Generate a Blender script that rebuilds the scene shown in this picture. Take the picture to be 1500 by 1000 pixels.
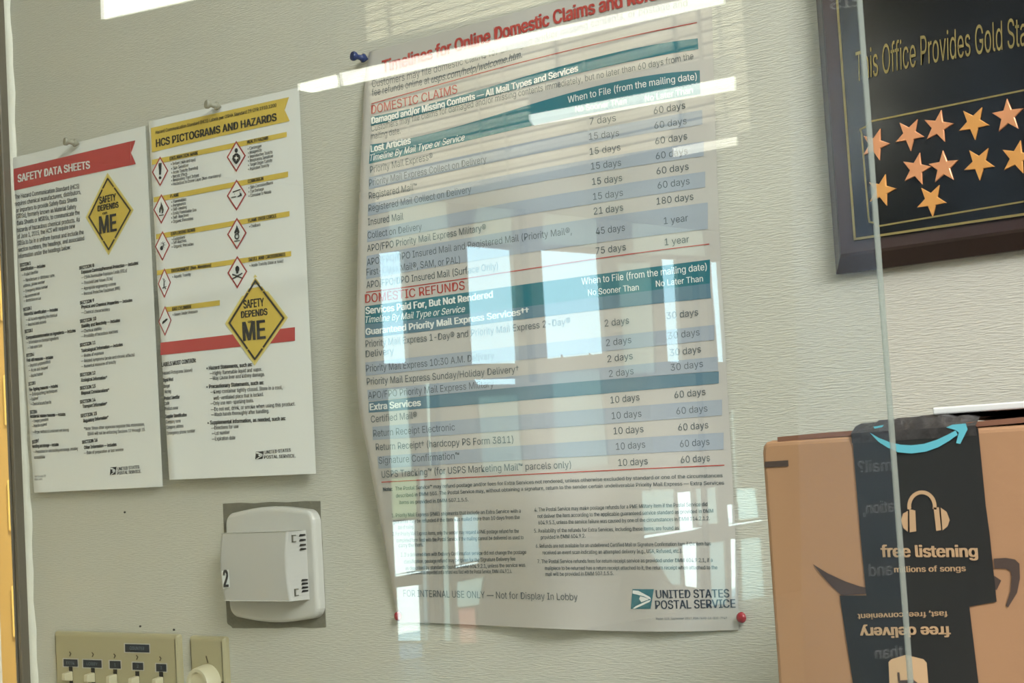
import bpy, math, random
from mathutils import Vector, Matrix
from mathutils.geometry import tessellate_polygon
random.seed(7)
for o in list(bpy.data.objects): bpy.data.objects.remove(o)
SC = bpy.context.scene; COL = SC.collection
# ---------------------------------------------------------------- camera (world: wall plane Y=0, camera side is -Y)
F, PSI, PIT, ROL, H0 = 2557.6, .7108, .0712, -.0597, 1.0722
fw = Vector((-math.sin(PSI)*math.cos(PIT), math.cos(PSI)*math.cos(PIT), math.sin(PIT)))
r0 = Vector((math.cos(PSI), math.sin(PSI), 0)); u0 = r0.cross(fw)
RR = math.cos(ROL)*r0+math.sin(ROL)*u0; UU = -math.sin(ROL)*r0+math.cos(ROL)*u0
CP = Vector((0, -H0, 0))
cam = bpy.data.cameras.new('camera'); co = bpy.data.objects.new('camera', cam); COL.objects.link(co)
cam.sensor_width = 36; cam.lens = 36*F/1500; cam.clip_start = .02; cam.clip_end = 200
co.matrix_world = Matrix(((RR.x, UU.x, -fw.x, CP.x), (RR.y, UU.y, -fw.y, CP.y), (RR.z, UU.z, -fw.z, CP.z), (0, 0, 0, 1)))
cam.dof.use_dof = True; cam.dof.focus_distance = 1.30; cam.dof.aperture_fstop = 60
SC.camera = co
# ---------------------------------------------------------------- sky, lights, exposure
SC.view_settings.view_transform = 'Standard'; SC.view_settings.look = 'None'; SC.view_settings.gamma = 1
SC.view_settings.use_curve_mapping = False; SC.view_settings.exposure = 0
W = bpy.data.worlds.new('sky'); SC.world = W; W.use_nodes = True
nt = W.node_tree; bg = nt.nodes['Background']; tc = nt.nodes.new('ShaderNodeTexCoord'); sx = nt.nodes.new('ShaderNodeSeparateXYZ')
cr = nt.nodes.new('ShaderNodeValToRGB'); nt.links.new(tc.outputs['Generated'], sx.inputs[0]); nt.links.new(sx.outputs[2], cr.inputs[0])
cr.color_ramp.elements[0].position = 0; cr.color_ramp.elements[0].color = (.62, .92, 1, 1)
cr.color_ramp.elements[1].position = .5; cr.color_ramp.elements[1].color = (.40, .74, 1, 1)
nt.links.new(cr.outputs[0], bg.inputs[0]); bg.inputs[1].default_value = 7
def area(name, loc, target, sx_, sy_, power, col, spread=180):
    l = bpy.data.lights.new(name, 'AREA'); l.shape = 'RECTANGLE'; l.size = sx_; l.size_y = sy_; l.energy = power; l.color = col; l.spread = math.radians(spread)
    o = bpy.data.objects.new(name, l); COL.objects.link(o); o.location = loc
    o.rotation_euler = (Vector(target)-Vector(loc)).to_track_quat('-Z', 'Y').to_euler(); return o
area('workroom_and_fill_light', (1.7, -1.5, 1.5), (-.9, 0, .0), .9, .9, 120, (1, .99, .985))
area('workroom_and_fill_light', (-.5, -.30, 1.85), (-.9, -.05, -.3), 1.0, .25, 8, (1, .98, .95))  # added grazing fill, no known fixture, lifts the wall and its bump
area('lobby_fill_light', (1.6, -4, 1.85), (1.6, -4, 0), 1.2, 1.2, 60, (1, .98, .88))  # added lobby fill, kept clear of the mirrored view
area('lobby_fill_light', (1.6, -9, 1.85), (1.6, -9, 0), 2.4, 1.2, 110, (1, .98, .90))  # another added fill, deeper in the lobby and also unseen
area('back_room_fill', (-3.2, 1.6, 1.7), (-3.6, 2.6, -.6), .8, .6, 600, (1, .93, .78))  # added to brighten the yellow block wall, stands for no seen lamp
sun = bpy.data.lights.new('sun', 'SUN'); sun.energy = 22; sun.angle = .02; sun.color = (1, .95, .85)
so = bpy.data.objects.new('sun', sun); COL.objects.link(so); so.rotation_euler = Vector((-.45, .2, -.85)).to_track_quat('-Z', 'Y').to_euler()
area('lobby_fill_light', (-1.75, -3.0, 1.95), (-2.0, -4.3, .1), .4, .3, 170, (1, .98, .96), 70)  # added unseen lamp that brightens the mirrored sign lettering
area('lobby_fill_light', (1.5, -11.2, 1.2), (-9, -11.2, .1), .6, .6, 45, (1, .97, .88), 26)  # added narrow beam that lifts the mirrored storefront into a pale veil
area('lobby_fill_light', (-4.2, -3.7, 1.9), (-4.3, -5.0, 1.3), 2.0, .2, 120, (1, .97, .88), 90)  # added unseen lamp so the blind's slats show in the glass
# ---------------------------------------------------------------- helpers
YG = -.42                                     # room-side face of the glass screen
def ray(px):
    return fw*F + RR*(px[0]-750) - UU*(px[1]-500)
def hitY(px, Y):
    d = ray(px); return CP + d*((Y-CP.y)/d.y)
def hitX(px, X):
    d = ray(px); return CP + d*((X-CP.x)/d.x)
def hitZ(px, Z):
    d = ray(px); return CP + d*((Z-CP.z)/d.z)
def mir(p): return Vector((p.x, 2*YG-p.y, p.z))      # a point seen in the glass -> where it stands in the lobby
_m = {}
def mat(name, col, rough=.6, metal=0, spec=.5, emit=None, es=0, nodes=None):
    if name in _m: return _m[name]
    m = bpy.data.materials.new(name); m.use_nodes = True; b = m.node_tree.nodes['Principled BSDF']
    b.inputs['Base Color'].default_value = (*col, 1); b.inputs['Roughness'].default_value = rough
    b.inputs['Metallic'].default_value = metal; b.inputs['Specular IOR Level'].default_value = spec
    if emit: b.inputs['Emission Color'].default_value = (*emit, 1); b.inputs['Emission Strength'].default_value = es
    if nodes: nodes(m.node_tree, b)
    _m[name] = m; return m
def S(r, g, b):                                   # sRGB 0-255 -> linear
    f = lambda c: c/12.92 if c <= .04045 else ((c+.055)/1.055)**2.4
    return tuple(f(c/255) for c in (r, g, b))
def noise_var(scale, amt, bump=0, bscale=None, stretch=(1, 1, 1), dist=.001):
    def fn(t, b):
        c = b.inputs['Base Color'].default_value[:3]
        tcn = t.nodes.new('ShaderNodeTexCoord'); n = t.nodes.new('ShaderNodeTexNoise'); n.inputs['Scale'].default_value = scale
        n.inputs['Detail'].default_value = 5
        t.links.new(tcn.outputs['Object'], n.inputs['Vector'])
        mx = t.nodes.new('ShaderNodeMix'); mx.data_type = 'RGBA'
        mx.inputs[6].default_value = (*[x*(1-amt) for x in c], 1); mx.inputs[7].default_value = (*[min(1, x*(1+amt)) for x in c], 1)
        t.links.new(n.outputs['Fac'], mx.inputs[0]); t.links.new(mx.outputs[2], b.inputs['Base Color'])
        if bump:
            mp = t.nodes.new('ShaderNodeMapping'); mp.inputs['Scale'].default_value = stretch
            n2 = t.nodes.new('ShaderNodeTexNoise'); n2.inputs['Scale'].default_value = bscale; n2.inputs['Detail'].default_value = 3
            bp = t.nodes.new('ShaderNodeBump'); bp.inputs['Strength'].default_value = bump; bp.inputs['Distance'].default_value = dist
            t.links.new(tcn.outputs['Object'], mp.inputs[0]); t.links.new(mp.outputs[0], n2.inputs['Vector'])
            t.links.new(n2.outputs['Fac'], bp.inputs['Height']); t.links.new(bp.outputs[0], b.inputs['Normal'])
    return fn
def link(name, me, m, parent=None):
    o = bpy.data.objects.new(name, me); COL.objects.link(o)
    if m: me.materials.append(m)
    if parent:
        o.parent = parent
        off = Vector(parent.location)
        if parent.parent: off += Vector(parent.parent.location)
        me.transform(Matrix.Translation(-off))
    return o
class MB:
    def __init__(s): s.v = []; s.f = []
    def add(s, vs, fs):
        n = len(s.v); s.v += [tuple(v) for v in vs]; s.f += [tuple(i+n for i in f) for f in fs]
    def box(s, a, b):
        x0, y0, z0 = a; x1, y1, z1 = b
        s.add([(x0,y0,z0),(x1,y0,z0),(x1,y1,z0),(x0,y1,z0),(x0,y0,z1),(x1,y0,z1),(x1,y1,z1),(x0,y1,z1)],
              [(0,3,2,1),(4,5,6,7),(0,1,5,4),(1,2,6,5),(2,3,7,6),(3,0,4,7)])
    def build(s, name, m, parent=None, smooth=False):
        me = bpy.data.meshes.new(name); me.from_pydata(s.v, [], s.f); me.validate(); me.update()
        if smooth:
            me.shade_smooth(); me.set_sharp_from_angle(angle=.8)
        return link(name, me, m, parent)
def bevel_obj(o, w, seg=2):
    md = o.modifiers.new('bevel', 'BEVEL'); md.width = w; md.segments = seg; md.limit_method = 'ANGLE'; return o
def empty(name, loc, label, cat, group=None):
    o = bpy.data.objects.new(name, None); COL.objects.link(o); o.location = loc; o.empty_display_size = .02
    o['label'] = label; o['category'] = cat
    if group: o['group'] = group
    return o
def tag(o, label, cat, group=None):
    o['label'] = label; o['category'] = cat
    if group: o['group'] = group
    return o
def struct(name, mb, m, parent=None):
    o = mb.build(name, m, parent)
    if not parent: o['kind'] = 'structure'
    return o
def centroid(p): return (sum(q[0] for q in p)/len(p), sum(q[1] for q in p)/len(p))
def inset(poly, w):
    n = len(poly); out = []
    A = sum(poly[i][0]*poly[(i+1) % n][1]-poly[(i+1) % n][0]*poly[i][1] for i in range(n)); sg = 1 if A > 0 else -1
    for i in range(n):
        a, b, c = poly[i-1], poly[i], poly[(i+1) % n]
        def nr(p, q):
            dx, dy = q[0]-p[0], q[1]-p[1]; L = math.hypot(dx, dy) or 1e-9; return (-dy/L*sg, dx/L*sg)
        n1, n2 = nr(a, b), nr(b, c); m_ = (n1[0]+n2[0], n1[1]+n2[1]); L = m_[0]**2+m_[1]**2 or 1e-9
        k = min(2/L, 2.0)
        out.append((b[0]+m_[0]*w*k, b[1]+m_[1]*w*k))
    return out
def prism(mb, poly, y0, y1, bev=0, seg=3):
    """outline in (X,Z), back at y0 (wall), front at y1 (< y0), rounded front edge"""
    rings = [[(x, y0, z) for x, z in poly]]
    if bev:
        for k in range(seg+1):
            a = k/seg*math.pi/2; pi_ = inset(poly, bev*(1-math.cos(a)))
            rings.append([(x, y1+bev*(1-math.sin(a)), z) for x, z in pi_])
    else: rings.append([(x, y1, z) for x, z in poly])
    n = len(poly); vs = [v for r in rings for v in r]; fs = []
    for k in range(len(rings)-1):
        for i in range(n):
            j = (i+1) % n; fs.append((k*n+i, k*n+j, (k+1)*n+j, (k+1)*n+i))
    last = (len(rings)-1)*n
    for t in tessellate_polygon([[Vector((v[0], v[2], 0)) for v in rings[-1]]]): fs.append(tuple(last+i for i in t))
    mb.add(vs, fs)
def roundpoly(pts, r, seg=5):
    out = []; n = len(pts)
    for i in range(n):
        a, b, c = Vector(pts[i-1]), Vector(pts[i]), Vector(pts[(i+1) % n])
        d1 = (a-b); d2 = (c-b); rr = min(r, d1.length*.45, d2.length*.45)
        p, q = b+d1.normalized()*rr, b+d2.normalized()*rr
        for k in range(seg+1):
            t = k/seg; out.append(tuple((1-t)**2*p+2*t*(1-t)*b+t*t*q))
    return out
# a surface that carries print: plane Y0 seen through the lens gives (X,Z); the sheet itself may stand off by d(X,Z)
class Surf:
    def __init__(s, Y0, d=lambda X, Z: 0): s.Y0 = Y0; s.d = d
    def q(s, px): p = hitY(px, s.Y0); return (p.x, p.z)
    def to3(s, X, Z, eps=0):
        P = Vector((X, s.Y0, Z)); k = (s.Y0-s.d(X, Z)-eps-CP.y)/(s.Y0-CP.y); return CP+(P-CP)*k
    def sz(s, px): return abs(s.q((px[0], px[1]-5))[1]-s.q((px[0], px[1]+5))[1])/10
def interp(pts, x):
    """Lagrange through up to 4 points, y(x)"""
    if len(pts) > 4:
        pts = sorted(pts)
        for a, b in zip(pts, pts[1:]):
            if x <= b[0]: break
        return a[1]+(b[1]-a[1])*(x-a[0])/(b[0]-a[0])
    r = 0
    for i, (xi, yi) in enumerate(pts):
        t = yi
        for j, (xj, _) in enumerate(pts):
            if i != j: t *= (x-xj)/(xi-xj)
        r += t
    return r
_tc = {}
import os
FONT = None
try:
    fp_ = os.path.join(bpy.utils.system_resource('DATAFILES'), 'fonts', 'Inter.woff2')
    if os.path.exists(fp_): FONT = bpy.data.fonts.load(fp_)
except Exception: FONT = None
def glyphs(s, bold, shear):
    k = (s, bold, shear)
    if k not in _tc:
        c = bpy.data.curves.new('t', 'FONT'); c.body = s; c.size = 1; c.resolution_u = 3; c.offset = 0; c.shear = shear
        if FONT: c.font = FONT
        o = bpy.data.objects.new('t', c); me = bpy.data.meshes.new_from_object(o)
        _tc[k] = ([(v.co.x, v.co.y, 0) for v in me.vertices], [tuple(p.vertices) for p in me.polygons])
        bpy.data.objects.remove(o); bpy.data.curves.remove(c); bpy.data.meshes.remove(me)
        if bold > .006:                      # heavier weight: the same letters set again a hair to each side
            V, Fc = _tc[k]; n = len(V); v2 = []; f2 = []
            for q, (ox, oy) in enumerate(((-1, -.3), (1, -.3), (-1, .5), (1, .5)) if bold > .02 else ((-1, 0), (1, 0))):
                v2 += [(x+ox*bold*1.1, y+oy*bold*.8, q) for x, y, _ in V]; f2 += [tuple(i+q*n for i in f) for f in Fc]
            _tc[k] = (v2, f2)
    return _tc[k]
CAP = max(v[1] for v in glyphs('H', 0, 0)[0])
def text(mb, sf, s, pts, cap, bold=0, shear=0, eps=.0004, cap2=None, flip=1, lean=0):
    """print s along the pixel baseline pts; cap = capital height in pixels at its start"""
    vs, fs = glyphs(s, bold, shear)
    if not vs: return
    x0 = min(v[0] for v in vs); x1 = max(v[0] for v in vs)
    q = [sf.q(p) for p in pts]; a, b = q[0], q[-1]
    h = cap*sf.sz(pts[0])/CAP; h2 = (cap2 or cap)*sf.sz(pts[-1])/CAP
    out = []
    for vx, vy, ly in vs:
        t = (vx-x0)/(x1-x0); X = a[0]+(b[0]-a[0])*t; Z = interp(q, X)
        hh = h+(h2-h)*t
        out.append(sf.to3(X+lean*vy*hh, Z+flip*vy*hh, eps+ly*4e-5))
    mb.add(out, fs)
def poly(mb, sf, pts, eps=.0003):
    q = [sf.q(p) for p in pts]; vs = [sf.to3(X, Z, eps) for X, Z in q]
    mb.add(vs, tessellate_polygon([[Vector((x, z, 0)) for x, z in q]]))
def band(mb, sf, top, bot, eps=.0003, n=28):
    qt = [sf.q(p) for p in top]; qb = [sf.q(p) for p in bot]; vs = []; m = 3
    for i in range(n+1):
        t = i/n; Xt = qt[0][0]+(qt[-1][0]-qt[0][0])*t; Xb = qb[0][0]+(qb[-1][0]-qb[0][0])*t
        Zt, Zb = interp(qt, Xt), interp(qb, Xb)
        for j in range(m+1): vs.append(sf.to3(Xt+(Xb-Xt)*j/m, Zt+(Zb-Zt)*j/m, eps))
    fs = [(i*(m+1)+j, i*(m+1)+j+1, (i+1)*(m+1)+j+1, (i+1)*(m+1)+j) for i in range(n) for j in range(m)]
    mb.add(vs, fs)
def stroke(mb, sf, pts, w, eps=.0005, closed=False):
    """line of pixel width w along pixel points"""
    p = list(pts)+([pts[0]] if closed else [])
    for a, b in zip(p, p[1:]):
        dx, dy = b[0]-a[0], b[1]-a[1]; L = math.hypot(dx, dy) or 1; nx, ny = -dy/L*w/2, dx/L*w/2; ex, ey = dx/L*w*.3, dy/L*w*.3
        k = max(1, int(L/40))
        for i in range(k):
            s_, e_ = i/k, (i+1)/k
            A = (a[0]+dx*s_-(ex if i == 0 else 0), a[1]+dy*s_-(ey if i == 0 else 0)); B = (a[0]+dx*e_+(ex if i == k-1 else 0), a[1]+dy*e_+(ey if i == k-1 else 0))
            poly(mb, sf, [(A[0]+nx, A[1]+ny), (B[0]+nx, B[1]+ny), (B[0]-nx, B[1]-ny), (A[0]-nx, A[1]-ny)], eps)
def crop(ox, oy, s): return lambda x, y: (ox+x/s, oy+y/s)
def sheet(sf, L, R, n=40, m=60, thick=.00015, bottom=None):
    """paper between left and right edge polylines (pixels, top to bottom)"""
    def along(P, t):
        q = [sf.q(p) for p in P]; ds = [0]
        for a, b in zip(q, q[1:]): ds.append(ds[-1]+math.hypot(b[0]-a[0], b[1]-a[1]))
        T = t*ds[-1]
        for k in range(len(q)-1):
            if T <= ds[k+1] or k == len(q)-2:
                u = (T-ds[k])/(ds[k+1]-ds[k])
                p0, p1, p2, p3 = q[max(k-1, 0)], q[k], q[k+1], q[min(k+2, len(q)-1)]
                return tuple(.5*(2*p1[i]+(p2[i]-p0[i])*u+(2*p0[i]-5*p1[i]+4*p2[i]-p3[i])*u*u+(3*p1[i]-p0[i]-3*p2[i]+p3[i])*u**3) for i in (0, 1))
    qb = [sf.q(p) for p in bottom] if bottom else None
    mb = MB(); vs = []
    for j in range(m+1):
        t = j/m; a, b = along(L, t), along(R, t)
        for i in range(n+1):
            s_ = i/n; X = a[0]+(b[0]-a[0])*s_; Z = a[1]+(b[1]-a[1])*s_
            if qb: Z += (interp(qb, X)-Z if t == 1 else 0) if False else t**6*(interp(qb, X)-(along(L, 1)[1]+(along(R, 1)[1]-along(L, 1)[1])*s_))
            vs.append((X, Z))
    N = len(vs); fr = [sf.to3(X, Z, 0) for X, Z in vs]; bk = [sf.to3(X, Z, -thick) for X, Z in vs]; fs = []
    for j in range(m):
        for i in range(n):
            k = j*(n+1)+i; fs.append((k, k+n+1, k+n+2, k+1)); fs.append((N+k, N+k+1, N+k+n+2, N+k+n+1))
    edge = [i for i in range(n+1)]+[j*(n+1)+n for j in range(1, m+1)]+[m*(n+1)+i for i in range(n-1, -1, -1)]+[j*(n+1) for j in range(m-1, 0, -1)]
    for a, b in zip(edge, edge[1:]+edge[:1]): fs.append((a, b, N+b, N+a))
    mb.add(fr+bk, fs); return mb
# ---------------------------------------------------------------- materials
wallpaper = mat('wall_vinyl', S(200, 200, 189), .55, nodes=noise_var(3, .03, 1.0, 1, (120, 1, 950), .0010))
paint = mat('plain_paint', S(140, 142, 140), .8)
ceilm = mat('ceiling_slat', S(190, 186, 170), .6)
floorm = mat('floor_tile', S(120, 116, 108), .5, nodes=noise_var(6, .12))
steel = mat('painted_steel', S(104, 98, 86), .38, nodes=noise_var(30, .06))
caulk = mat('white_caulk', S(222, 222, 210), .5, nodes=noise_var(60, .05, .6, 220))
yblock = mat('yellow_block', S(216, 180, 98), .6, nodes=noise_var(40, .06, .5, 200, dist=.002))
mortar = mat('mortar', S(170, 138, 76), .8)
dark = mat('dark_metal', S(60, 62, 64), .4)
paper = mat('white_paper', S(228, 231, 229), .5, nodes=noise_var(8, .012))
paper2 = mat('poster_paper', S(187, 185, 180), .35, nodes=noise_var(8, .015))
ink = mat('black_ink', S(50, 52, 54), .5)
greyink = mat('grey_ink', S(84, 96, 102), .5)
redink = mat('red_ink', S(178, 66, 60), .5)
redbar = mat('red_print', S(184, 72, 72), .45)
yellow = mat('yellow_print', S(212, 186, 84), .45)
palemar = mat('pale_yellow_print', S(222, 208, 130), .5)
teal = mat('teal_print', S(36, 110, 124), .35)
blueband = mat('slate_blue_print', S(92, 124, 142), .35)
stripe = mat('pale_blue_print', S(158, 168, 180), .4)
whiteink = mat('white_print', S(228, 232, 230), .4)
offwhite = mat('offwhite_plastic', S(196, 196, 190), .35)
offwhite2 = mat('offwhite_plastic_face', S(186, 186, 181), .4)
almond = mat('almond_plastic', S(172, 165, 132), .3)
almond2 = mat('almond_switch', S(204, 198, 168), .35)
black = mat('black_slot', S(18, 18, 18), .6)
glue = mat('old_glue', S(118, 116, 102), .9, nodes=noise_var(90, .2, .8, 300))
labelm = mat('label_tape', S(28, 38, 50), .3)
gold = mat('gold_line', S(158, 142, 92), .35, .6)
wood = mat('mahogany', S(60, 44, 42), .22, nodes=noise_var(14, .25))
lacq = mat('black_lacquer', S(20, 21, 22), .12)
card = mat('cardboard', S(172, 132, 98), .75, nodes=noise_var(14, .06, .25, 90, dist=.001))
card_in = mat('cardboard_edge', S(128, 88, 68), .8)
tape = mat('black_tape', S(40, 40, 40), .32)
tapegrey = mat('dark_tape_top', S(58, 56, 56), .4, nodes=noise_var(60, .2, .8, 90, dist=.003))
beige = mat('beige_print', S(190, 158, 122), .6)
smile = mat('turquoise_print', S(98, 186, 204), .45)
darkprint = mat('dark_print', S(76, 62, 56), .6)
bluepin = mat('blue_plastic', S(34, 52, 100), .25); redpin = mat('red_plastic', S(150, 26, 40), .25)
clearpin = mat('clear_plastic', S(150, 148, 132), .15, spec=.8); nail = mat('steel_pin', S(120, 120, 112), .3, .8)
def gnodes():
    m = bpy.data.materials.new('screen_glass'); m.use_nodes = True; t = m.node_tree; t.nodes.clear()
    out = t.nodes.new('ShaderNodeOutputMaterial'); mx = t.nodes.new('ShaderNodeMixShader'); tr = t.nodes.new('ShaderNodeBsdfTransparent')
    gl = t.nodes.new('ShaderNodeBsdfGlossy'); fr = t.nodes.new('ShaderNodeFresnel'); ge = t.nodes.new('ShaderNodeNewGeometry')
    mm = t.nodes.new('ShaderNodeMix'); mm.inputs[2].default_value = 1.52; mm.inputs[3].default_value = 1/1.52
    t.links.new(ge.outputs['Backfacing'], mm.inputs[0]); t.links.new(mm.outputs[0], fr.inputs['IOR'])
    tr.inputs[0].default_value = (.965, .985, .97, 1); gl.inputs['Roughness'].default_value = 0; gl.inputs[0].default_value = (1, 1, 1, 1)
    t.links.new(fr.outputs[0], mx.inputs[0]); t.links.new(tr.outputs[0], mx.inputs[1]); t.links.new(gl.outputs[0], mx.inputs[2]); t.links.new(mx.outputs[0], out.inputs[0])
    return m
glassm = gnodes()
def gedge():
    m = bpy.data.materials.new('polished_glass_edge'); m.use_nodes = True; t = m.node_tree; t.nodes.clear()
    out = t.nodes.new('ShaderNodeOutputMaterial'); mx = t.nodes.new('ShaderNodeMixShader'); tr = t.nodes.new('ShaderNodeBsdfTransparent'); pb = t.nodes.new('ShaderNodeBsdfPrincipled')
    tr.inputs[0].default_value = (.85, .92, .89, 1); pb.inputs['Base Color'].default_value = (*S(150, 158, 152), 1); pb.inputs['Roughness'].default_value = .25
    mx.inputs[0].default_value = .5; t.links.new(tr.outputs[0], mx.inputs[1]); t.links.new(pb.outputs[0], mx.inputs[2]); t.links.new(mx.outputs[0], out.inputs[0]); return m
glassedge = gedge()
# ---------------------------------------------------------------- the building shell
ZF, ZC = -1.35, 1.95
ZW = ZC+.12
XL = hitY((46, 850), 0).x                       # where the papered wall ends at the steel frame
b = MB(); b.box((XL, 0, ZF), (3.6, .14, ZW)); struct('wall_back', b, wallpaper)
b = MB(); b.box((-9.4, -16, ZF-.1), (3.6, 4, ZF)); struct('floor', b, floorm)
b = MB(); b.box((3.6, -16, ZF), (3.75, 4, ZW)); struct('wall_right', b, paint)
b = MB(); b.box((-9.4, -16.15, ZF), (3.75, -16, ZW)); struct('wall_lobby_rear', b, paint)
b = MB(); b.box((-9.4, -16, ZC+.10), (3.75, 4, ZC+.2)); CE = struct('ceiling', b, ceilm)
b = MB(); b.box((-9.4, 4, ZF), (3.75, 4.1, ZW)); struct('wall_work_room_rear', b, paint)
b = MB(); b.box((-9.4, YG, ZF), (-9.2, 4, ZW)); struct('wall_work_room_end', b, paint)
# partition beyond the glass, closing the work room
b = MB(); b.box((-9.2, YG, ZF), (-2.6, YG+.12, ZW)); struct('wall_partition', b, paint)
# yellow block wall far left beyond the steel frame
YB = 2.75
b = MB(); b.box((-6.0, YB+.012, ZF), (XL+.8, YB+.15, ZW)); YW = struct('wall_far_left', b, mortar)
zb = ZF; row = 0
while zb < ZC-.05:
    x = -5.9+(.2 if row % 2 else 0)
    while x < -3.2:
        b = MB(); b.box((x, YB, zb), (x+.39, YB+.05, zb+.195)); bevel_obj(b.build('block', yblock, YW), .004); x += .40
    zb += .203; row += 1
b = MB(); b.box((-6.1, YG+.12, ZF), (-6.0, YB+.2, ZW)); struct('wall_work_room_left', b, paint)
b = MB(); b.box((XL+.75, .14, ZF), (XL+.85, YB+.2, ZW)); struct('wall_work_room_inner', b, paint)
# steel frame at the wall's end: a folded jamb with a stop, caulked to the vinyl
tr = MB()
xe = XL
tr.box((xe-.015, -.011, ZF), (xe-.001, .16, ZC)); tr.box((xe-.006, -.0150, ZF), (xe-.0006, .001, ZC)); tr.box((xe-.015, -.0135, ZF), (xe-.0125, .0, ZC))
T = struct('trim_1', tr, steel); bevel_obj(T, .002)
cb = MB(); vs = []; n = 90
for i in range(n+1):
    z = -.5+1.4*i/n; w = .0032+.0012*math.sin(i*1.7)+.001*math.sin(i*.63+1)
    for (dx, dy) in ((-.001, -.001), (-.0009, -.0055), (w*.4, -.0048), (w+.0003, -.0024), (w+.0012, 0)): vs.append((xe+dx, dy, z))
cb.add(vs, [(i*5+j, i*5+j+1, (i+1)*5+j+1, (i+1)*5+j) for i in range(n) for j in range(4)])
o = cb.build('trim_2', caulk, smooth=True); o['kind'] = 'structure'
# ---------------------------------------------------------------- the storefront the glass mirrors (left wall of the lobby, X=-9)
XS = -9.0
def onX(p): v = mir(hitX(p, XS)); return (v.y, v.z)
holes = {
 'p1': [(555.6,370.5),(590.4,367),(598.8,531.7),(562.3,532.4)], 'p2': [(683.3,359.2),(750.7,365.2),(760.3,531.7),(691.2,532.9)],
 'p3': [(792,365.2),(877.9,371.2),(886.8,517.3),(801.6,525.2)], 'p4': [(969,378.4),(991,379.6),(999,531),(978,529)],
 'p5': [(1040,382),(1053.6,383.6),(1064,530),(1052,530)], 'sill': [(693.6,555.2),(759.6,554),(759.6,562.4),(700,563.4)],
 'l1': [(574.8,764.4),(612,760.8),(613.7,835),(578.5,842)], 'l2': [(664.8,757),(675.6,757),(678,826),(667,828)],
 'l3': [(992,720.9),(1015.6,719.6),(1020,774),(995.8,776)], 'l4': [(1064.9,739.4),(1077,738),(1078,765),(1067.4,768.5)],
 'b1': [(580.7,860.3),(618,855.9),(621.4,938.4),(583.3,938.4)], 'b4': [(999,797.7),(1024.5,795),(1025.8,861),(1004,858.5)],
 'b5': [(1070,788.9),(1081.5,788.9),(1083.5,950),(1072,900)], 'b6': [(1083,901.6),(1131,904),(1136,934),(1085,950)],
 's1': [(579,841.8),(638,832.6),(630,836.5),(579.5,845)], 's2': [(667,829),(704.4,821.5),(704.4,824.8),(667,832)],
 's3': [(943.3,784),(1035.3,770.5),(1020,776),(943.5,788.6)], 's4': [(1067.4,768),(1120,760),(1120,762.6),(1067.6,771.3)],
 's5': [(1042,960.6),(1049,963.5),(1041,967.6)], 's6': [(1086.6,964.2),(1139,965),(1138.7,970),(1100,969)]}
veils = {  # translucent panes added to give half-bright patches in the reflection
 'f1': [(614.5,690),(624,688),(629.5,938.6),(622,938.6)], 'f2': [(637,690),(655,688),(663,939.5),(641,939.5)],
 'f3': [(676.5,753.6),(702,751),(705,820.5),(679,824.5)], 'f4': [(668.7,852),(710.5,843.8),(704,885),(670,890)],
 'f5': [(671,892),(698,889),(700.6,941.7),(674,941.7)], 'f6': [(573,700),(612,697),(612.5,757),(574.5,761)],
 'f7': [(584,941),(621,941),(622,968),(585,970)], 'f8': [(940,718),(989,716),(991,777),(943,782)],
 'f9': [(1019,716),(1050,713),(1054,766),(1024,770)], 'f10': [(950,805),(996,800),(1000,856),(985,857)],
 'f11': [(1030,795),(1062,792),(1070,958),(1042,958)], 'f12': [(1085,789),(1116,786),(1124,898),(1088,898)],
 'f13': [(1079.5,715),(1108,714),(1114,758),(1082,762)], 'f14': [(1071,600),(1076,600),(1082,735),(1078,735)],
 'f15': [(568,570),(598,568),(606,690),(573,694)], 'f16': [(623,560),(642,559),(650,682),(630,684)],
 'f17': [(797,300),(876,312),(877,362),(793,357)], 'f18': [(700,295),(752,300),(751,358),(690,354)],
 'f19': [(925,320),(1030,332),(1036,375),(928,372)], 'f20': [(568,300),(655,287),(660,352),(572,362)],
 'f21': [(808,545),(880,540),(893,680),(815,690)], 'f22': [(905,385),(955,384),(962,545),(915,548)],
 'f23': [(700,580),(760,578),(768,690),(708,694)]}
from mathutils.geometry import delaunay_2d_cdt
loops = [[(-16, ZF), (YG, ZF), (YG, ZC+.1), (-16, ZC+.1)]]+[[onX(p) for p in h] for h in list(holes.values())+list(veils.values())]
vv, ee = [], []
for lp in loops:
    n0 = len(vv); vv += [Vector(p) for p in lp]; ee += [(n0+i, n0+(i+1) % len(lp)) for i in range(len(lp))]
dv, de, df, *_r = delaunay_2d_cdt(vv, ee, [], 0, 1e-6)
def inside(p, lp):
    c = False
    for i in range(len(lp)):
        (x1, y1), (x2, y2) = lp[i-1], lp[i]
        if (y1 > p[1]) != (y2 > p[1]) and p[0] < (x2-x1)*(p[1]-y1)/(y2-y1)+x1: c = not c
    return c
keep = [f for f in df if not any(inside((sum(dv[i][0] for i in f)/len(f), sum(dv[i][1] for i in f)/len(f)), lp) for lp in loops[1:])]
b = MB(); nv = len(dv); cnt = {}
for f in keep:
    for i in range(len(f)): e = (f[i], f[(i+1) % len(f)]); cnt[e] = 1
fs = [tuple(f) for f in keep]+[tuple(nv+i for i in reversed(f)) for f in keep]+[(e[1], e[0], nv+e[0], nv+e[1]) for e in cnt if (e[1], e[0]) not in cnt]
b.add([(XS, v[0], v[1]) for v in dv]+[(XS-.04, v[0], v[1]) for v in dv], fs)
SW = struct('wall_left', b, mat('storefront_panel', S(158, 154, 140), .6))
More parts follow.
